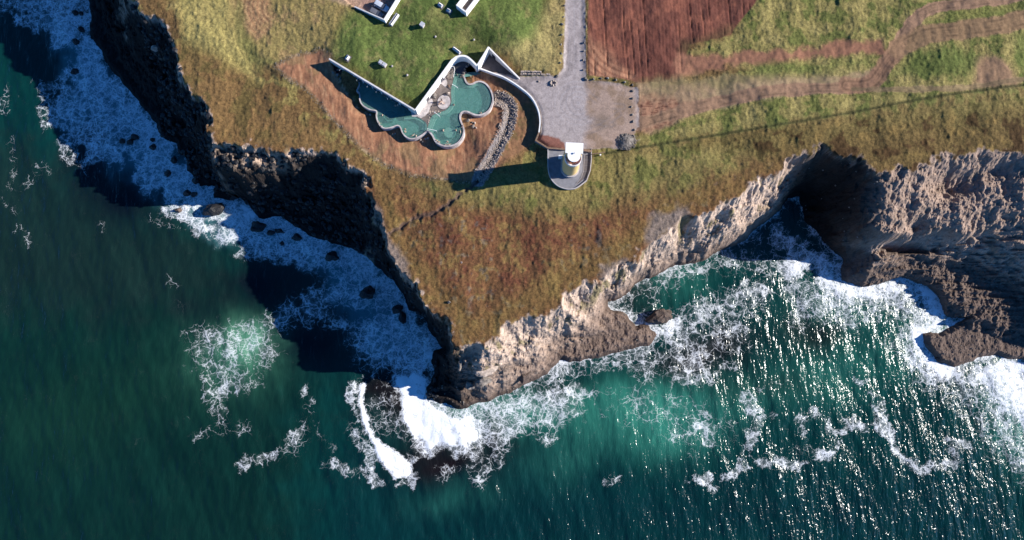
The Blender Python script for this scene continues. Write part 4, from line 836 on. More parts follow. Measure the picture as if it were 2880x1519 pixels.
# ------------------------------------------------------------------ people
def person_mesh(pose):
    J = {}; E = []; Rr = []
    V = []
    def add(p, r, par=None):
        V.append(p); Rr.append(r)
        if par is not None: E.append((par, len(V)-1))
        return len(V)-1
    if pose == 'stand':
        pel = add((0, 0, .95), .15); ch = add((0, 0, 1.3), .17, pel); nk = add((0, 0, 1.5), .07, ch); hd = add((0, .01, 1.62), .10, nk); add((0, .01, 1.72), .085, hd)
        for s in (-1, 1):
            sh = add((s*.19, 0, 1.42), .07, ch); el = add((s*.30, .03, 1.15), .045, sh); add((s*.30, .16, .95), .04, el)
            hp_ = add((s*.1, 0, .88), .1, pel); kn = add((s*.11, .03, .48), .065, hp_); an = add((s*.11, 0, .08), .045, kn); add((s*.11, .16, .04), .04, an)
    else:   # sitting upright in water, arms on the rim or floating
        pel = add((0, 0, 0), .16); ch = add((0, -.05, .38), .18, pel); nk = add((0, -.04, .60), .07, ch); hd = add((0, -.02, .72), .10, nk); add((0, 0, .83), .085, hd)
        sp_ = .55 if pose == 'spread' else .28
        for s in (-1, 1):
            sh = add((s*.2, -.05, .52), .075, ch); el = add((s*(sp_), .02 if pose == 'spread' else .15, .42), .05, sh); add((s*(sp_+.2 if pose == 'spread' else .15), .15 if pose == 'spread' else .38, .38), .04, el)
            hp_ = add((s*.11, .08, -.05), .1, pel); kn = add((s*.14, .48, .0), .07, hp_); add((s*.13, .62, -.35), .05, kn)
    me = bpy.data.meshes.new('person'); me.from_pydata(V, E, []); o = bpy.data.objects.new('tmp', me); COL.objects.link(o)
    m = o.modifiers.new('s', 'SKIN'); me.skin_vertices[0].data[0].use_root = True
    for i, r in enumerate(Rr): me.skin_vertices[0].data[i].radius = (r, r)
    m2 = o.modifiers.new('b', 'SUBSURF'); m2.levels = 1; m2.render_levels = 1
    dg = bpy.context.evaluated_depsgraph_get(); em = bpy.data.meshes.new_from_object(o.evaluated_get(dg)); bpy.data.objects.remove(o)
    em.name = 'person'; em.materials.clear(); em.materials.append(M['skin']); return em
PM = {k: person_mesh(k) for k in ('stand', 'sit', 'spread')}
def hair_mesh(z, y):
    bm = bmesh.new(); bmesh.ops.create_uvsphere(bm, u_segments=10, v_segments=7, radius=.118)
    for v in bm.verts: v.co = Vector((v.co.x, v.co.y*1.08+y-.015, max(v.co.z, -.03)+z))
    me = bpy.data.meshes.new('hair'); bm.to_mesh(me); bm.free(); return me
HM = {'stand': hair_mesh(1.69, .01), 'sit': hair_mesh(.80, -.01)}
def wear_mesh(pose):
    mb = MB(); base = .9 if pose == 'stand' else 0.0; n = 12
    prof = [(.13, .0), (.19, .08), (.185, .25), (.20, .42), (.15, .56)] if pose != 'stand' else [(.2, -.3), (.2, -.1), (.185, .1), (.19, .3), (.22, .46), (.14, .58)]
    v = []; f = []
    for r, z in prof:
        v += [(r*1.05*math.cos(2*PI*k/n), r*.85*math.sin(2*PI*k/n)-(.05*z/.5 if pose != 'stand' else 0), base+z) for k in range(n)]
    for i in range(len(prof)-1):
        for k in range(n): f.append((i*n+k, i*n+(k+1) % n, (i+1)*n+(k+1) % n, (i+1)*n+k))
    me = bpy.data.meshes.new('wear'); me.from_pydata(v, [], f); me.update(); return me
WM = {'stand': wear_mesh('stand'), 'sit': wear_mesh('sit')}
def person(px, py, z, pose, rz, label, hair='hair', wear=None):
    o = bpy.data.objects.new('person', PM[pose]); COL.objects.link(o); o.location = (*U(px, py, z+.5), z); o.rotation_euler = (0, 0, rz); tag(o, label, 'person')
    k = 'stand' if pose == 'stand' else 'sit'
    me = HM[k].copy(); me.materials.clear(); me.materials.append(M[hair]); hh = bpy.data.objects.new('hair', me); COL.objects.link(hh); hh.parent = o
    if wear:
        me = WM[k].copy(); me.materials.clear(); me.materials.append(M[wear]); ww = bpy.data.objects.new('swimsuit' if wear == 'swim' else 'robe', me); COL.objects.link(ww); ww.parent = o
zs = ZW-.42
for a, b, pose, rz, lab, hair, wear in [
    ((538, 938), 0, 'spread', -1.2, 'person leaning on the rim at the left scallop of the narrower pool', 'hairblond', None),
    ((560, 985), 0, 'sit', -.6, 'person crouched low in the water at the left scallop', 'hair', 'swim'),
    ((903, 1022), 0, 'sit', 2.6, 'upper person of the pair facing each other in the narrower pool', 'hairblond', None),
    ((903, 1062), 0, 'sit', -.3, 'lower person of the pair facing each other in the narrower pool', 'hairblond', None),
    ((1008, 1110), 0, 'spread', .5, 'person with spread arms near the bottom of the narrower pool', 'hair', None),
    ((1058, 1118), 0, 'sit', 1.0, 'person at the rim near the divider of the pools', 'hairblond', 'robe'),
    ((580, 825), 0, 'sit', 1.2, 'person in the shaded water left of the round seat', 'hairblond', None),
    ((765, 690), 0, 'sit', .2, 'person deep in the shade beneath the long wall', 'hairblond', None),
    ((1443, 1040), 0, 'sit', -1.5, 'person in the water left of the round underwater platform', 'hairblond', None),
    ((1622, 1038), 0, 'sit', 1.6, 'person seated on the right edge of the round underwater platform', 'hairblond', None),
    ((1684, 1060), 0, 'spread', 1.6, 'person with arms on the rim right of the round platform', 'hairblond', None),
    ((1712, 975), 0, 'sit', 2.0, 'person in dark swimwear on the rim above the round platform', 'hair', 'swim'),
    ((1352, 1182), 0, 'spread', -.6, 'upper left person at the lowest scallop of the larger pool', 'hairblond', None),
    ((1380, 1205), 0, 'sit', -.3, 'person close beside another at the lower left rim of the larger pool', 'hair', None),
    ((1500, 1198), 0, 'sit', 3.0, 'person facing the others at the bottom of the larger pool', 'hairblond', None),
    ((1470, 1240), 0, 'spread', .1, 'left person resting on the bottom rim of the larger pool', 'hair', None),
    ((1520, 1240), 0, 'spread', .2, 'right person resting on the bottom rim of the larger pool', 'hairblond', None),
    ((1975, 795), 0, 'sit', .5, 'lone person at the lower right rim of the larger pool', 'hair', None),
    ((1590, 675), 0, 'sit', 2.2, 'person wading out from the oval platform', 'hair', None)]:
    person(*Z(a), zs if 'swimwear' not in lab else ZW+.05, pose, rz, lab, hair, wear)
for a, pose, rz, lab, hair, wear in [((1405, 632), 'sit', 1.0, 'person seated on the upper left of the oval platform', 'hair', None), ((1432, 650), 'sit', -1.6, 'person in white robe seated at the centre of the oval platform', 'hairblond', 'robe'), ((1385, 670), 'sit', .3, 'person seated on the lower left of the oval platform', 'hairblond', None), ((1425, 618), 'stand', 2.5, 'person in dark clothes standing on the oval platform', 'hair', 'swim')]:
    person(*Z(a), ZD+.12+(.14 if pose == 'sit' else 0), pose, rz, lab, hair, wear)

# ------------------------------------------------------------------ retaining walls round the gravel
rt = catmull(UL(RETAIN, 24.0), 5)
ob = MB().wall(rt, .34, 21.0, 24.0, .0).obj('retaining_wall', 'white'); tag(ob, 'long curved white retaining wall between the gravel and the brown lawn', 'wall')
tw = empty('timber_wall', (*U(1516, 372, 24), 22)); tag(tw, 'low angular wall with brown capping leading to the lighthouse terrace', 'wall')
L = UL([(1516, 373), (1507, 395), (1541, 416), (1592, 420)], 24.0)
part(MB().wall(L, .30, 21.2, 23.95), 'wall', 'concrete', tw); part(MB().wall(L, .42, 23.96, 24.06), 'capping', 'corten', tw)
tw = empty('timber_wall', (*U(1640, 422, 24), 22)); tag(tw, 'short brown capped wall at the right of the lighthouse', 'wall')
L = UL([(1638, 421), (1664, 425)], 24.2); part(MB().wall(L, .5, 22.2, 24.0), 'wall', 'concrete', tw); part(MB().wall(L, .62, 24.01, 24.1), 'capping', 'corten', tw)
# stone wall at the end of the entrance
sw_ = MB(); rn_ = random.Random(2)
for k in range(16):
    u = k/15; px = 1467+u*78; py = 207+u*2+rn_.uniform(-1, 1); x, y = U(px, py, 24); s = rn_.uniform(.45, .75)
    sw_.box(-s/2, s/2, -.28, .28, 23.4, 24.0+rn_.uniform(.0, .25), rz=rn_.uniform(-.3, .3), c=(x, y), taper=.07)
    if k < 11: x, y = U(px+1, py-6, 24.3); sw_.box(-s/2, s/2, -.25, .25, 23.6, 24.5+rn_.uniform(0, .2), rz=rn_.uniform(-.3, .3), c=(x, y), taper=.07)
tag(sw_.obj('stone_wall', 'boulder_pale'), 'short dry stone wall at the foot of the entrance ramp', 'wall')

# ------------------------------------------------------------------ lighthouse terrace
TZ = 23.35
tr = empty('lighthouse_terrace', (*U(1601, 471, TZ), TZ)); tag(tr, 'rounded grey concrete terrace around the foot of the lighthouse', 'terrace')
to = UL([(1541, 418)], TZ)+UL([(1541, 460)], TZ)+catmull(UL([(1541, 465), (1544, 488), (1553, 508), (1570, 524), (1592, 532), (1610, 532), (1626, 526), (1650, 508)], TZ), 3)+UL([(1660, 480), (1663, 450), (1663, 422)], TZ)
part(MB().prism(to, 20.5, TZ), 'floor', 'concrete', tr)
ti = to[:]; part(MB().wall(to, .22, 20.6, TZ+.42, 0), 'kerb_wall', 'concrete_pale', tr)
g = UL([(1642, 436), (1659, 434)], TZ)+UL([(1658, 470), (1650, 497), (1630, 513), (1620, 519), (1634, 500), (1641, 480)], TZ)
part(MB().prism(g, TZ-.3, TZ+.012), 'sunken_border', 'concrete_dark', tr)
gl_ = UL([(1643, 436), (1641.5, 480), (1634, 501), (1618, 521)], TZ); part(MB().wall(gl_, .1, TZ-.2, TZ+.1), 'border_edge', 'concrete_pale', tr)
for q in ([(1643, 450), (1659, 450)], [(1643, 466), (1658, 466)], [(1641, 482), (1655, 484)], [(1635, 498), (1649, 498)]):
    part(MB().wall(UL(q, TZ), .06, TZ-.2, TZ+.03), 'border_joint', 'concrete', tr)

# ------------------------------------------------------------------ lighthouse
cx, cy = U(1603, 475, TZ); lh = empty('lighthouse', (cx, cy, TZ)); tag(lh, 'short yellow cream lighthouse with white roof and orange lantern casting a long shadow', 'lighthouse')
LHR = R(-3); lh.rotation_euler = (0, 0, LHR)
def dshape(r, back, n=18, dy=0): return [(-r, back), ] + [(r*math.cos(PI+PI*k/n), dy+r*math.sin(PI+PI*k/n)) for k in range(n+1)]+[(r, back)]
def lp(mb, name, mat, **k): return mb.obj(name, mat, lh, **k)
HT = 13.8
lp(MB().prism(dshape(2.62, 3.6), -.5, 1.0), 'plinth', 'concrete_pale')
lp(MB().prism(dshape(2.24, 3.4), 1.0, 10.4, dshape(1.98, 3.1)), 'tower', 'cream')
lp(MB().prism([(-1.98, .2), (1.98, .2), (1.98, 3.1), (-1.98, 3.1)], 10.4, HT-.32), 'stair_block', 'cream')
lp(MB().box(-3.4, -2.4, 2.6, 3.5, .0, 1.25), 'annex', 'white')
gal = MB().prism(dshape(2.22, 1.0), 10.4, 10.65); lp(gal, 'gallery_floor', 'white')
op = [(2.22*math.cos(PI+PI*k/24), 2.22*math.sin(PI+PI*k/24)) for k in range(25)]
lp(MB().wall([(-2.15, .9)]+[(q[0]*.97, q[1]*.97) for q in op]+[(2.15, .9)], .14, 10.65, 11.55), 'gallery_wall', 'white')
lp(MB().prism(circ((0, 0), 1.45, 24), 10.65, 11.6), 'lantern_base', 'orange')
lp(MB().prism(circ((0, 0), 1.36, 24), 11.6, HT-.75), 'lantern_glass', 'glass')
mul = MB()
for k in range(12):
    a = 2*PI*k/12; mul.box(-.05, .05, -.05, .05, 11.6, HT-.75, c=(1.4*math.cos(a), 1.4*math.sin(a)))
lp(mul, 'glazing_bars', 'orange')
lp(MB().prism(circ((0, 0), 1.55, 24), HT-.75, HT-.32), 'lantern_band', 'orange')
lp(MB().prism(dshape(1.72, .6, dy=0), HT-.32, HT), 'roof', 'white')
lp(MB().prism([(-2.32, .6), (2.32, .6), (2.32, 3.45), (-2.32, 3.45)], HT-.33, HT+.02), 'roof', 'white')
ve_ = MB().tube([(0, .55, HT), (0, .55, HT+.22)], .14, 10); vv = lp(ve_, 'roof_vent', 'metal'); o = MB().tube([(0, .55, HT+.22), (0, .55, HT+.32)], .24, 10).obj('vent_cap', 'metal', vv)
for z0, y0 in ((2.4, 1.6), (6, 1.6)):
    lp(MB().box(2.1-(z0*.03), 2.3-(z0*.03), y0, y0+.7, z0, z0+1.1), 'window', 'glass'); lp(MB().box(-2.3+(z0*.03), -2.1+(z0*.03), y0, y0+.7, z0, z0+1.1), 'window', 'glass')
d_ = lp(MB().box(-.5, .5, 3.36, 3.5, 0.1, 2.2), 'door', 'corten'); MB().box(.3, .36, 3.5, 3.58, 1.05, 1.2).obj('handle', 'metal', d_)

# pipe and lamp stump on the grass east of the terrace
x0, y0 = U(1664, 434, 23.8); x1, y1 = U(1702, 428, 23.8); pp = MB().tube([(x0, y0, 23.95), (x1, y1, 23.75)], .12, 8).obj('pipe', 'corten'); tag(pp, 'brown pipe lying on the grass to the right of the terrace', 'pipe')
bx_, by_ = U(1689, 435, 24); bo = empty('bollard_light', (bx_, by_, ht(bx_, by_))); tag(bo, 'small white bollard on the grass below the pipe', 'bollard')
MB().tube([(0, 0, -.2), (0, 0, .6)], .16, 10).obj('post', 'white', bo); MB().tube([(0, 0, .6), (0, 0, .75)], .22, 10).obj('cap', 'white', bo)

# ------------------------------------------------------------------ roof fittings on the lawn
def skylight(px, py, L, W, ang, label, mat='metal'):
    x, y = U(px, py, 26.2); z = ht(x, y); r_ = empty('skylight', (x, y, z), ang); tag(r_, label, 'skylight', 'roof skylights in the grass roof')
    MB().box(-L/2-.3, L/2+.3, -W/2-.3, W/2+.3, -.4, .1).obj('curb', 'concrete_dark', r_)
    MB().box(-L/2, L/2, -W/2, W/2, .1, .75, taper=.06).obj('frame', mat, r_)
    n = 8; v = []; f = []
    for i, xx in enumerate((-L/2+.12, L/2-.12)):
        v += [(xx, -W/2*.8+W*.8*k/n, .75+.18*math.sin(PI*k/n)) for k in range(n+1)]
    f = [(k, k+1, n+2+k, n+1+k) for k in range(n)]
    link_mesh('dome', v, f, 'white', r_)
    MB().box(-L/2+.2, L/2-.2, -W*.14, W*.14, .80, .95).obj('glass_strip', 'glass', r_)
skylight(1108, 53, 3.9, 1.15, R(57), 'longest skylight, beside the corner of the car yard wall')
skylight(1283, 137, 2.6, .85, R(-38), 'medium skylight just above the bend of the white wall')
skylight(977, 162, 1.3, .95, R(57), 'short skylight near the left end of the shaded wall')
skylight(1238, 13, 1.35, .95, R(-33), 'left skylight of the pair beside the light well')
skylight(1262, 28, 1.3, .95, R(-33), 'right skylight of the pair beside the light well')
def vent_boxes(px, py, label):
    x, y = U(px, py, 26.6); z = ht(x, y); r_ = empty('roof_vent', (x, y, z), R(-33)); tag(r_, label, 'vent')
    for s in (-.62, .62):
        b_ = MB().box(s-.55, s+.55, -.55, .55, -.2, 1.0).obj('housing', 'concrete_pale', r_); MB().box(s-.45, s+.45, -.45, .45, 1.0, 1.08).obj('lid', 'metal', r_)
vent_boxes(1075, 177, 'twin box vent standing in the grass between the two walls')
x, y = U(1188, 71, 26.6); r_ = empty('roof_vent', (x, y, ht(x, y)), R(-33)); tag(r_, 'single square chimney vent alone in the upper grass roof', 'vent')
MB().box(-.5, .5, -.5, .5, -.2, 1.3).obj('housing', 'concrete_pale', r_); MB().box(-.62, .62, -.62, .62, 1.3, 1.42).obj('lid', 'metal', r_); MB().box(-.9, -.5, -.3, .3, -.1, .5).obj('side_box', 'metal', r_)
for px, py, s, lab in ((1224, 100, .32, 'small white dome cap right below the single chimney vent'), (1332, 105, .3, 'small white dome cap at the right of the grass roof'), (1145, 211, .34, 'lowest small white dome cap near the point of the grass roof'), (1102, 185, .34, 'small white dome cap beside the twin box vent')):
    x, y = U(px, py, 26); r_ = empty('vent_cap', (x, y, ht(x, y))); tag(r_, lab, 'vent cap', 'white dome caps in the grass roof')
    MB().tube([(0, 0, -.2), (0, 0, .22)], s*.7, 10).obj('pipe', 'metal', r_); MB().tube([(0, 0, .2), (0, 0, .3), (0, 0, .38)], [s, s*.8, s*.3], 12).obj('cap', 'slab', r_)
# light well at the top edge
lw = empty('light_well', (*U(1300, 10, 27), 25.5)); tag(lw, 'white walled rectangular light well with dark opening at the top of the grass roof', 'light well')
q0 = Vector(U(1283, 15, 27.3)); q1 = Vector(U(1311, 36, 27.3)); q2 = q1+Vector((math.cos(R(54)), math.sin(R(54))))*12; q3 = q0+Vector((math.cos(R(54)), math.sin(R(54))))*12
part(MB().wall([q3, q0], 1.5, 25.0, 27.3, .9), 'wall', 'white', lw); part(MB().wall([q0, q1], .4, 25.0, 27.28, .9), 'wall', 'white', lw); part(MB().wall([q1, q2], .55, 25.0, 27.32, .9), 'wall', 'white', lw)
part(MB().prism([tuple(q0), tuple(q1), tuple(q2), tuple(q3)], 25.2, 26.15), 'cover', 'deck', lw)

# ------------------------------------------------------------------ car yard
yw = empty('yard_wall', (*U(1080, 56, 27), 24.3)); tag(yw, 'white concrete retaining walls around the sunken car yard', 'wall')
q0, q1, q2 = Vector(U(998, 21, 25.4)), Vector(U(1080, 55, 27)), Vector(U(1150, -60, 27))
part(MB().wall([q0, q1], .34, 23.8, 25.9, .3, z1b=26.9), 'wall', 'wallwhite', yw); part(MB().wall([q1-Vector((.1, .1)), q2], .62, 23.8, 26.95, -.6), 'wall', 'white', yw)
def car(px, py, rz, paint, label, L=4.4, W=1.82, H=1.7, cargo=True):
    x, y = U(px, py, 25.2); r_ = empty('parked_car', (x, y, 24.32), rz); tag(r_, label, 'car', 'cars in the sunken yard')
    def loft(st, nm, mat):
        v = []; f = []; m = 8
        for xx, w_, z0, z1, rr in st:
            w2 = w_/2
            v += [(xx, -w2, z0), (xx, -w2, z1-rr), (xx, -w2+rr*.8, z1), (xx, 0, z1+.03), (xx, w2-rr*.8, z1), (xx, w2, z1-rr), (xx, w2, z0), (xx, 0, z0)]
        for i in range(len(st)-1):
            for k in range(m): f.append((i*m+k, i*m+(k+1) % m, (i+1)*m+(k+1) % m, (i+1)*m+k))
        f += [tuple(range(m))[::-1], tuple((len(st)-1)*m+k for k in range(m))]
        mb = MB().add(v, f); return mb.obj(nm, mat, r_, smooth=False)
    h = L/2
    loft([(-h, W*.82, .35, .8, .12), (-h+.15, W*.96, .28, .95, .12), (-h+.6, W, .25, 1.0, .1), (0, W, .25, 1.0, .1), (h*.42, W, .25, 1.02, .12), (h*.75, W*.97, .25, .95, .14), (h-.18, W*.88, .28, .82, .16), (h, W*.66, .35, .66, .12)], 'body', paint)
    loft([(-h+.12, W*.84, .95, 1.1, .08), (-h+.35, W*.84, .95, H-.06, .12), (-h*.4, W*.84, .95, H-.02, .12), (h*.12, W*.82, .95, H-.03, .12), (h*.18, W*.8, .95, H-.1, .1), (h*.48, W*.84, .95, 1.02, .03)], 'cabin', 'glass')
    loft([(-h+.2, W*.76, H-.12, H-.06, .05), (-h+.4, W*.80, H-.1, H+.01, .06), (-h*.3, W*.8, H-.1, H+.03, .06), (h*.14, W*.78, H-.1, H+.0, .06)], 'roof', paint)
    for s in (-1, 1):
        MB().box(h*.36, h*.46, s*W*.5-.02, s*W*.5+s*.2, .98, 1.12).obj('mirror', paint, r_) if s > 0 else MB().box(h*.36, h*.46, -W*.5-.2, -W*.5+.02, .98, 1.12).obj('mirror', paint, r_)
        MB().box(h-.2, h-.03, s*W*.3-.14, s*W*.3+.14, .6, .74).obj('headlight', 'metal', r_)
        MB().box(-h-.01, -h+.1, s*W*.36-.1, s*W*.36+.1, .7, .95).obj('tail_light', 'orange', r_)
        for xx in (-h*.6, h*.62):
            t_ = MB().tube([(xx, s*(W/2-.2), .33), (xx, s*(W/2+.01), .33)], .33, 16).obj('wheel', 'rubber', r_); MB().tube([(xx, s*(W/2+.0), .33), (xx, s*(W/2+.03), .33)], .2, 12).obj('rim', 'metal', t_)
    for xx in (-h*.05, -h*.5): MB().box(xx-.03, xx+.03, -W*.425, W*.425, .98, H-.05).obj('pillar', paint, r_)
    return r_
car(1073, 17, R(-31), 'silver', 'silver white estate car with a brightly sunlit roof in the sunken yard')
car(1058, 36, R(-29), 'greycar', 'dark grey hatchback close to the slanting yard wall', 4.0, 1.72, 1.5)

# ------------------------------------------------------------------ boulders along the road
protos = [rock_mesh('edge_boulder', .42, .34, .33, 60+k, 'boulder', 2) for k in range(5)]
def edgeb(px, py, label, group, s=1.0):
    x, y = U(px, py, 24); o = bpy.data.objects.new('edge_boulder', protos[rnd.randint(0, 4)]); COL.objects.link(o); s *= rnd.uniform(.85, 1.2)
    o.location = (x, y, ht(x, y)+.12); o.rotation_euler = (0, 0, rnd.uniform(0, 6)); o.scale = (s, s, s); tag(o, label, 'boulder', group)
for p in [(1588, 15), (1585, 47), (1581, 69), (1580, 98), (1577, 126), (1579, 152), (1575, 178)]: edgeb(*p, 'boulder in the row along the left edge of the gravel road', 'boulders left of the gravel road')
edgeb(1569, 214, 'boulder at the corner where the road widens into the car park', 'boulders left of the gravel road', 1.3)
for p in [(1643, 120), (1642, 143), (1640, 168), (1641, 196)]: edgeb(*p, 'boulder in the row along the right edge of the gravel road', 'boulders right of the gravel road', .8)
for p in [(1647, 219), (1651, 224), (1669, 223), (1690, 221), (1709, 220), (1732, 225), (1757, 231)]: edgeb(*p, 'boulder in the row along the top edge of the car park', 'boulders along the top of the car park', 1.05)
for p in [(1779, 238), (1780, 254), (1779, 276), (1776, 299), (1779, 321), (1781, 341), (1785, 364), (1782, 382)]: edgeb(*p, 'boulder in the row along the right edge of the car park', 'boulders right of the car park', 1.0)
for k in range(8):
    a = 2*PI*k/8; put_rock(1556+7.5*math.cos(a), 234+6.5*math.sin(a), 23.75, (.75, .6, .7), 'boulder_pale', 'ring_stone', 'pale stone in the small ring on the gravel near the road corner', 'stone', 'ring of stones on the gravel')
put_rock(1515, 229, 23.75, (.7, .5, .35), 'boulder_pale', 'stone', 'lone small pale stone on the gravel left of the stone ring', 'stone')
# rubble heap
x0, y0 = U(1762, 398, 24.2); hp_ = MB(); n = 16; prof = [(2.3, -.1), (1.7, .45), (1.0, .85), (.4, 1.05)]; vv_ = []
for r0, z in prof:
    for k in range(n): rr = r0*(1+rnd.uniform(-.16, .16)); vv_.append((rr*1.05*math.cos(2*PI*k/n), rr*.95*math.sin(2*PI*k/n), z+rnd.uniform(-.08, .08)))
ff_ = [(i*n+k, i*n+(k+1) % n, (i+1)*n+(k+1) % n, (i+1)*n+k) for i in range(3) for k in range(n)]+[tuple(3*n+k for k in range(n))]
rp = empty('rubble_heap', (x0, y0, ht(x0, y0))); tag(rp, 'grey heap of broken stone at the lower right corner of the car park', 'rubble heap')
hp_.add(vv_, ff_); hp_.obj('gravel_mound', 'boulder', rp)
st_ = MB()
def stones(mb, n, fn, smin, smax, seed=1):
    rr = random.Random(seed)
    for _ in range(n):
        x, y, z = fn(rr); s = rr.uniform(smin, smax)**1.0; a = rr.uniform(0, PI)
        c, sn = math.cos(a), math.sin(a); v = []
        for zz, k in ((-.4, .8), (.15, 1.0), (.5, .55)):
            for q in range(5):
                t = 2*PI*q/5+rr.uniform(-.3, .3); xx = math.cos(t)*s*.5*k; yy = math.sin(t)*s*.38*k; v.append((x+xx*c-yy*sn, y+xx*sn+yy*c, z+zz*s*.7))
        mb.add(v, [(0, 1, 6, 5), (1, 2, 7, 6), (2, 3, 8, 7), (3, 4, 9, 8), (4, 0, 5, 9), (5, 6, 11, 10), (6, 7, 12, 11), (7, 8, 13, 12), (8, 9, 14, 13), (9, 5, 10, 14), (10, 11, 12, 13, 14), (4, 3, 2, 1, 0)])
def heap(rr):
    r0 = math.sqrt(rr.random())*2.5; a = rr.uniform(0, 2*PI); return (r0*math.cos(a)*1.1, r0*math.sin(a), max(0, 1.05*(1-r0/2.3))+.05)
stones(st_, 260, heap, .22, .55); o = st_.obj('broken_stone', 'boulder', rp); o['kind'] = 'stuff'
# creek stones
cs = MB(); CC_ = CREEKC
def creek(rr):
    i = rr.randint(0, len(CC_)-2); a, b = CC_[i], CC_[i+1]; u = rr.random(); d = Vector((b[0]-a[0], b[1]-a[1])).normalized(); off = rr.gauss(0, 1.1)
    off = max(-2.2, min(2.2, off)); x = a[0]+(b[0]-a[0])*u-d.y*off; y = a[1]+(b[1]-a[1])*u+d.x*off; return (x, y, ht(x, y)+.05)
stones(cs, 1500, creek, .2, .5, 3); o = cs.obj('creek_stones', 'boulder_pale'); tag(o, 'bed of loose pale stones curving down the slope from the larger pool', 'stones', kind='stuff')
cs = MB(); SLc = UL(SL[16:]+SL[:3], 22.5)
def rimf(rr):
    i = rr.randint(0, len(SLc)-2); u = rr.random(); x = SLc[i][0]+(SLc[i+1][0]-SLc[i][0])*u+rr.gauss(0, .5); y = SLc[i][1]+(SLc[i+1][1]-SLc[i][1])*u+rr.gauss(0, .5); return (x, y, ht(x, y))
stones(cs, 320, rimf, .1, .38, 9); tag(cs.obj('rim_stones', 'boulder'), 'scattered stones along the lower rim of the brown seeded slope', 'stones', kind='stuff')
# talus on every cliff: loose blocks of rock
cs = MB(); rkm = np.argwhere((rk > .7) & (X > -110) & (X < 158) & (h > .6) & (Y < 105))
def tal(rr):
    j, i = rkm[rr.randint(0, len(rkm)-1)]; return (gx[i], gy[j], h[j, i]+.1)
def big(rr): return tal(rr)
westm = rkm[(X[rkm[:, 0], rkm[:, 1]] < U(1240, 0, 10)[0])]; eastm = rkm[(X[rkm[:, 0], rkm[:, 1]] >= U(1240, 0, 10)[0])]
def talw(rr): j, i = westm[rr.randint(0, len(westm)-1)]; return (gx[i], gy[j], h[j, i]+.1)
def tale(rr): j, i = eastm[rr.randint(0, len(eastm)-1)]; return (gx[i], gy[j], h[j, i]+.05)
stones(cs, 700, talw, .6, 2.4, 5); tag(cs.obj('shore_boulders', 'wet_rock'), 'dark fallen boulders at the foot of the shaded western cliff', 'boulders', kind='stuff')  # black stone matches the shade painted on the west cliff
cs = MB(); stones(cs, 450, tale, .2, .7, 6); tag(cs.obj('scree_stones', 'boulder'), 'loose stones strewn over the sunlit eastern cliffs', 'stones', kind='stuff')
put_rock(1263, 850, hz_(1263, 850), (1.1, .9, 1.1), 'boulder', 'boulder', 'brown boulder alone on the heath near the western cliff edge', 'boulder')
put_rock(1298, 738, hz_(1298, 738), (.7, .6, .4), 'boulder_pale', 'stone', 'small white stone alone on the heath in mid headland', 'stone')
put_rock(437, 136, 15, (3.2, 1.9, 2.4), 'boulder_pale', 'boulder', 'pale boulder perched on the dark western cliff catching the sun', 'boulder', rz=0)
def surf(px, py):
    z = 6.0
    for _ in range(6): z = ht(*U(px, py, z))
    return z
for a, b, s, m, lab, tl in [(1372, 1043, (8.0, 3.0, 1.2), 'boulder_pale', 'large flat tilted pale slab on the rocks at the headland tip', (.1, .15)), (1360, 1072, (4.8, 3.6, 3.2), 'boulder', 'rounded brown block below the tilted slab at the headland tip', (0, 0)), (1320, 1082, (3.2, 3.2, 3.2), 'boulder', 'pointed brown block left of the rounded one at the tip', (0, 0)), (1295, 1022, (4, 1.6, 1.2), 'boulder', 'thin ledge stone beside the deep shade of the tip', (0, 0)), (1475, 1060, (4.5, 4.0, 2.2), 'brown_rock', 'dark round rock at the water edge right of the tip', (0, 0))]:
    put_rock(a, b, surf(a, b), s, m, 'fallen_block', lab, 'rock', rz=.28 if 'slab' in lab else None, tilt=tl)
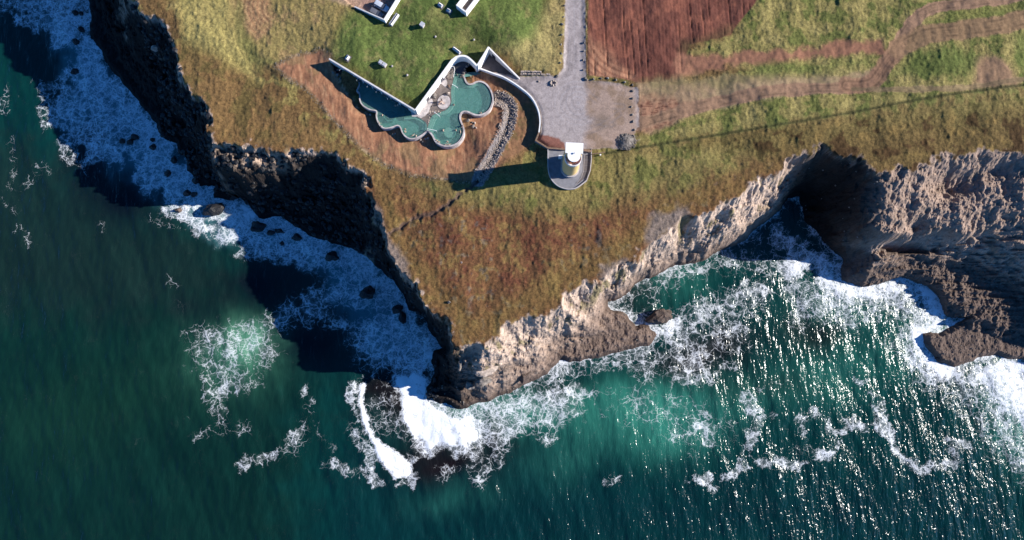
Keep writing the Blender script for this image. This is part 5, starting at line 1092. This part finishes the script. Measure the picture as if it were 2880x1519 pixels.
# sea rocks
for a, b, r, m, lab in [(212, 36, (2.2, 1.8, 2.2), 'wet_rock', 'left of the two black rocks in foam at the top of the surf'), (229, 38, (1.9, 1.7, 2), 'wet_rock', 'right of the two black rocks in foam at the top of the surf'), (228, 84, (2.4, 2, 2), 'wet_rock', 'black rock touching the shore below the top pair'), (215, 118, (2.8, 2.2, 2.2), 'wet_rock', 'black rock below the shore rock in the upper surf'),
    (211, 200, (2.8, 2.2, 2.2), 'wet_rock', 'lone oval black rock where the upper surf is narrowest'), (345, 397, (2.2, 2, 2), 'wet_rock', 'left black rock of the trio in the wide surf'), (367, 400, (2.0, 1.9, 1.8), 'wet_rock', 'lower middle black rock of the trio in the wide surf'), (381, 387, (2.6, 2, 2), 'wet_rock', 'upper right black rock of the trio in the wide surf'),
    (431, 415, (2.4, 2.2, 2), 'wet_rock', 'squarish black rock right of the trio in the surf'), (430, 393, (1.5, 1.2, 1.2), 'wet_rock', 'small black rock just above the squarish one'), (473, 488, (2.4, 2.2, 2), 'wet_rock', 'black rock close to shore below the squarish rock'), (490, 450, (2.4, 2.4, 2), 'wet_rock', 'black rock half joined to the shore in the upper cove'), (552, 508, (2.8, 2.6, 3), 'wet_rock', 'black block near shore above the oval pair'),
    (527, 544, (2.6, 2.2, 2), 'wet_rock', 'left rock of the low oval pair above the big stack'), (546, 547, (2.6, 2, 2), 'wet_rock', 'right rock of the low oval pair above the big stack'), (600, 590, (7.6, 5.4, 5), 'wet_rock', 'largest black stack at the narrow middle of the surf'), (655, 555, (4.2, 2.6, 3), 'wet_rock', 'black rock joined to shore right of the largest stack'), (728, 640, (5.0, 4.6, 4), 'wet_rock', 'black stack beneath the mouth of the cove'), (762, 655, (3, 1.6, 2), 'wet_rock', 'low black slab right of the stack beneath the cove'), (785, 650, (3.4, 1.8, 1.6), 'wet_rock', 'flat dark ledge between the slab and the pointed rock'),
    (834, 668, (3.2, 2.8, 2.4), 'wet_rock', 'pointed black rock in pale foam below the cove'), (793, 685, (1.5, 1.6, 1.2), 'wet_rock', 'tiny black rock below the flat ledge'), (932, 723, (4.2, 3.8, 3.4), 'wet_rock', 'squarish black rock alone in the middle surf'), (1035, 825, (5.6, 4.6, 4.4), 'wet_rock', 'big black rock surrounded by foam below the cliff'), (1118, 868, (4.0, 3.2, 3), 'wet_rock', 'upper black rock close under the cliff by the tip'), (1133, 895, (2.6, 4.0, 2), 'wet_rock', 'lower black rock trailing toward the tip'),
    (1857, 893, (8.6, 4.6, 4.6), 'brown_rock', 'brown sea rock standing alone in white water in the right hand bay'), (503, 592, (2.6, 1.6, 1.4), 'brown_rock', 'small dark rock in white foam at the shadow edge'), (2640, 1008, (2.4, 1.6, 1.2), 'wet_rock', 'small dark rock in the foam below the right shelf')]:
    put_rock(a, b, .2, r, m, 'sea_rock', lab, 'sea rock', rz=rnd.uniform(-.4, .4))
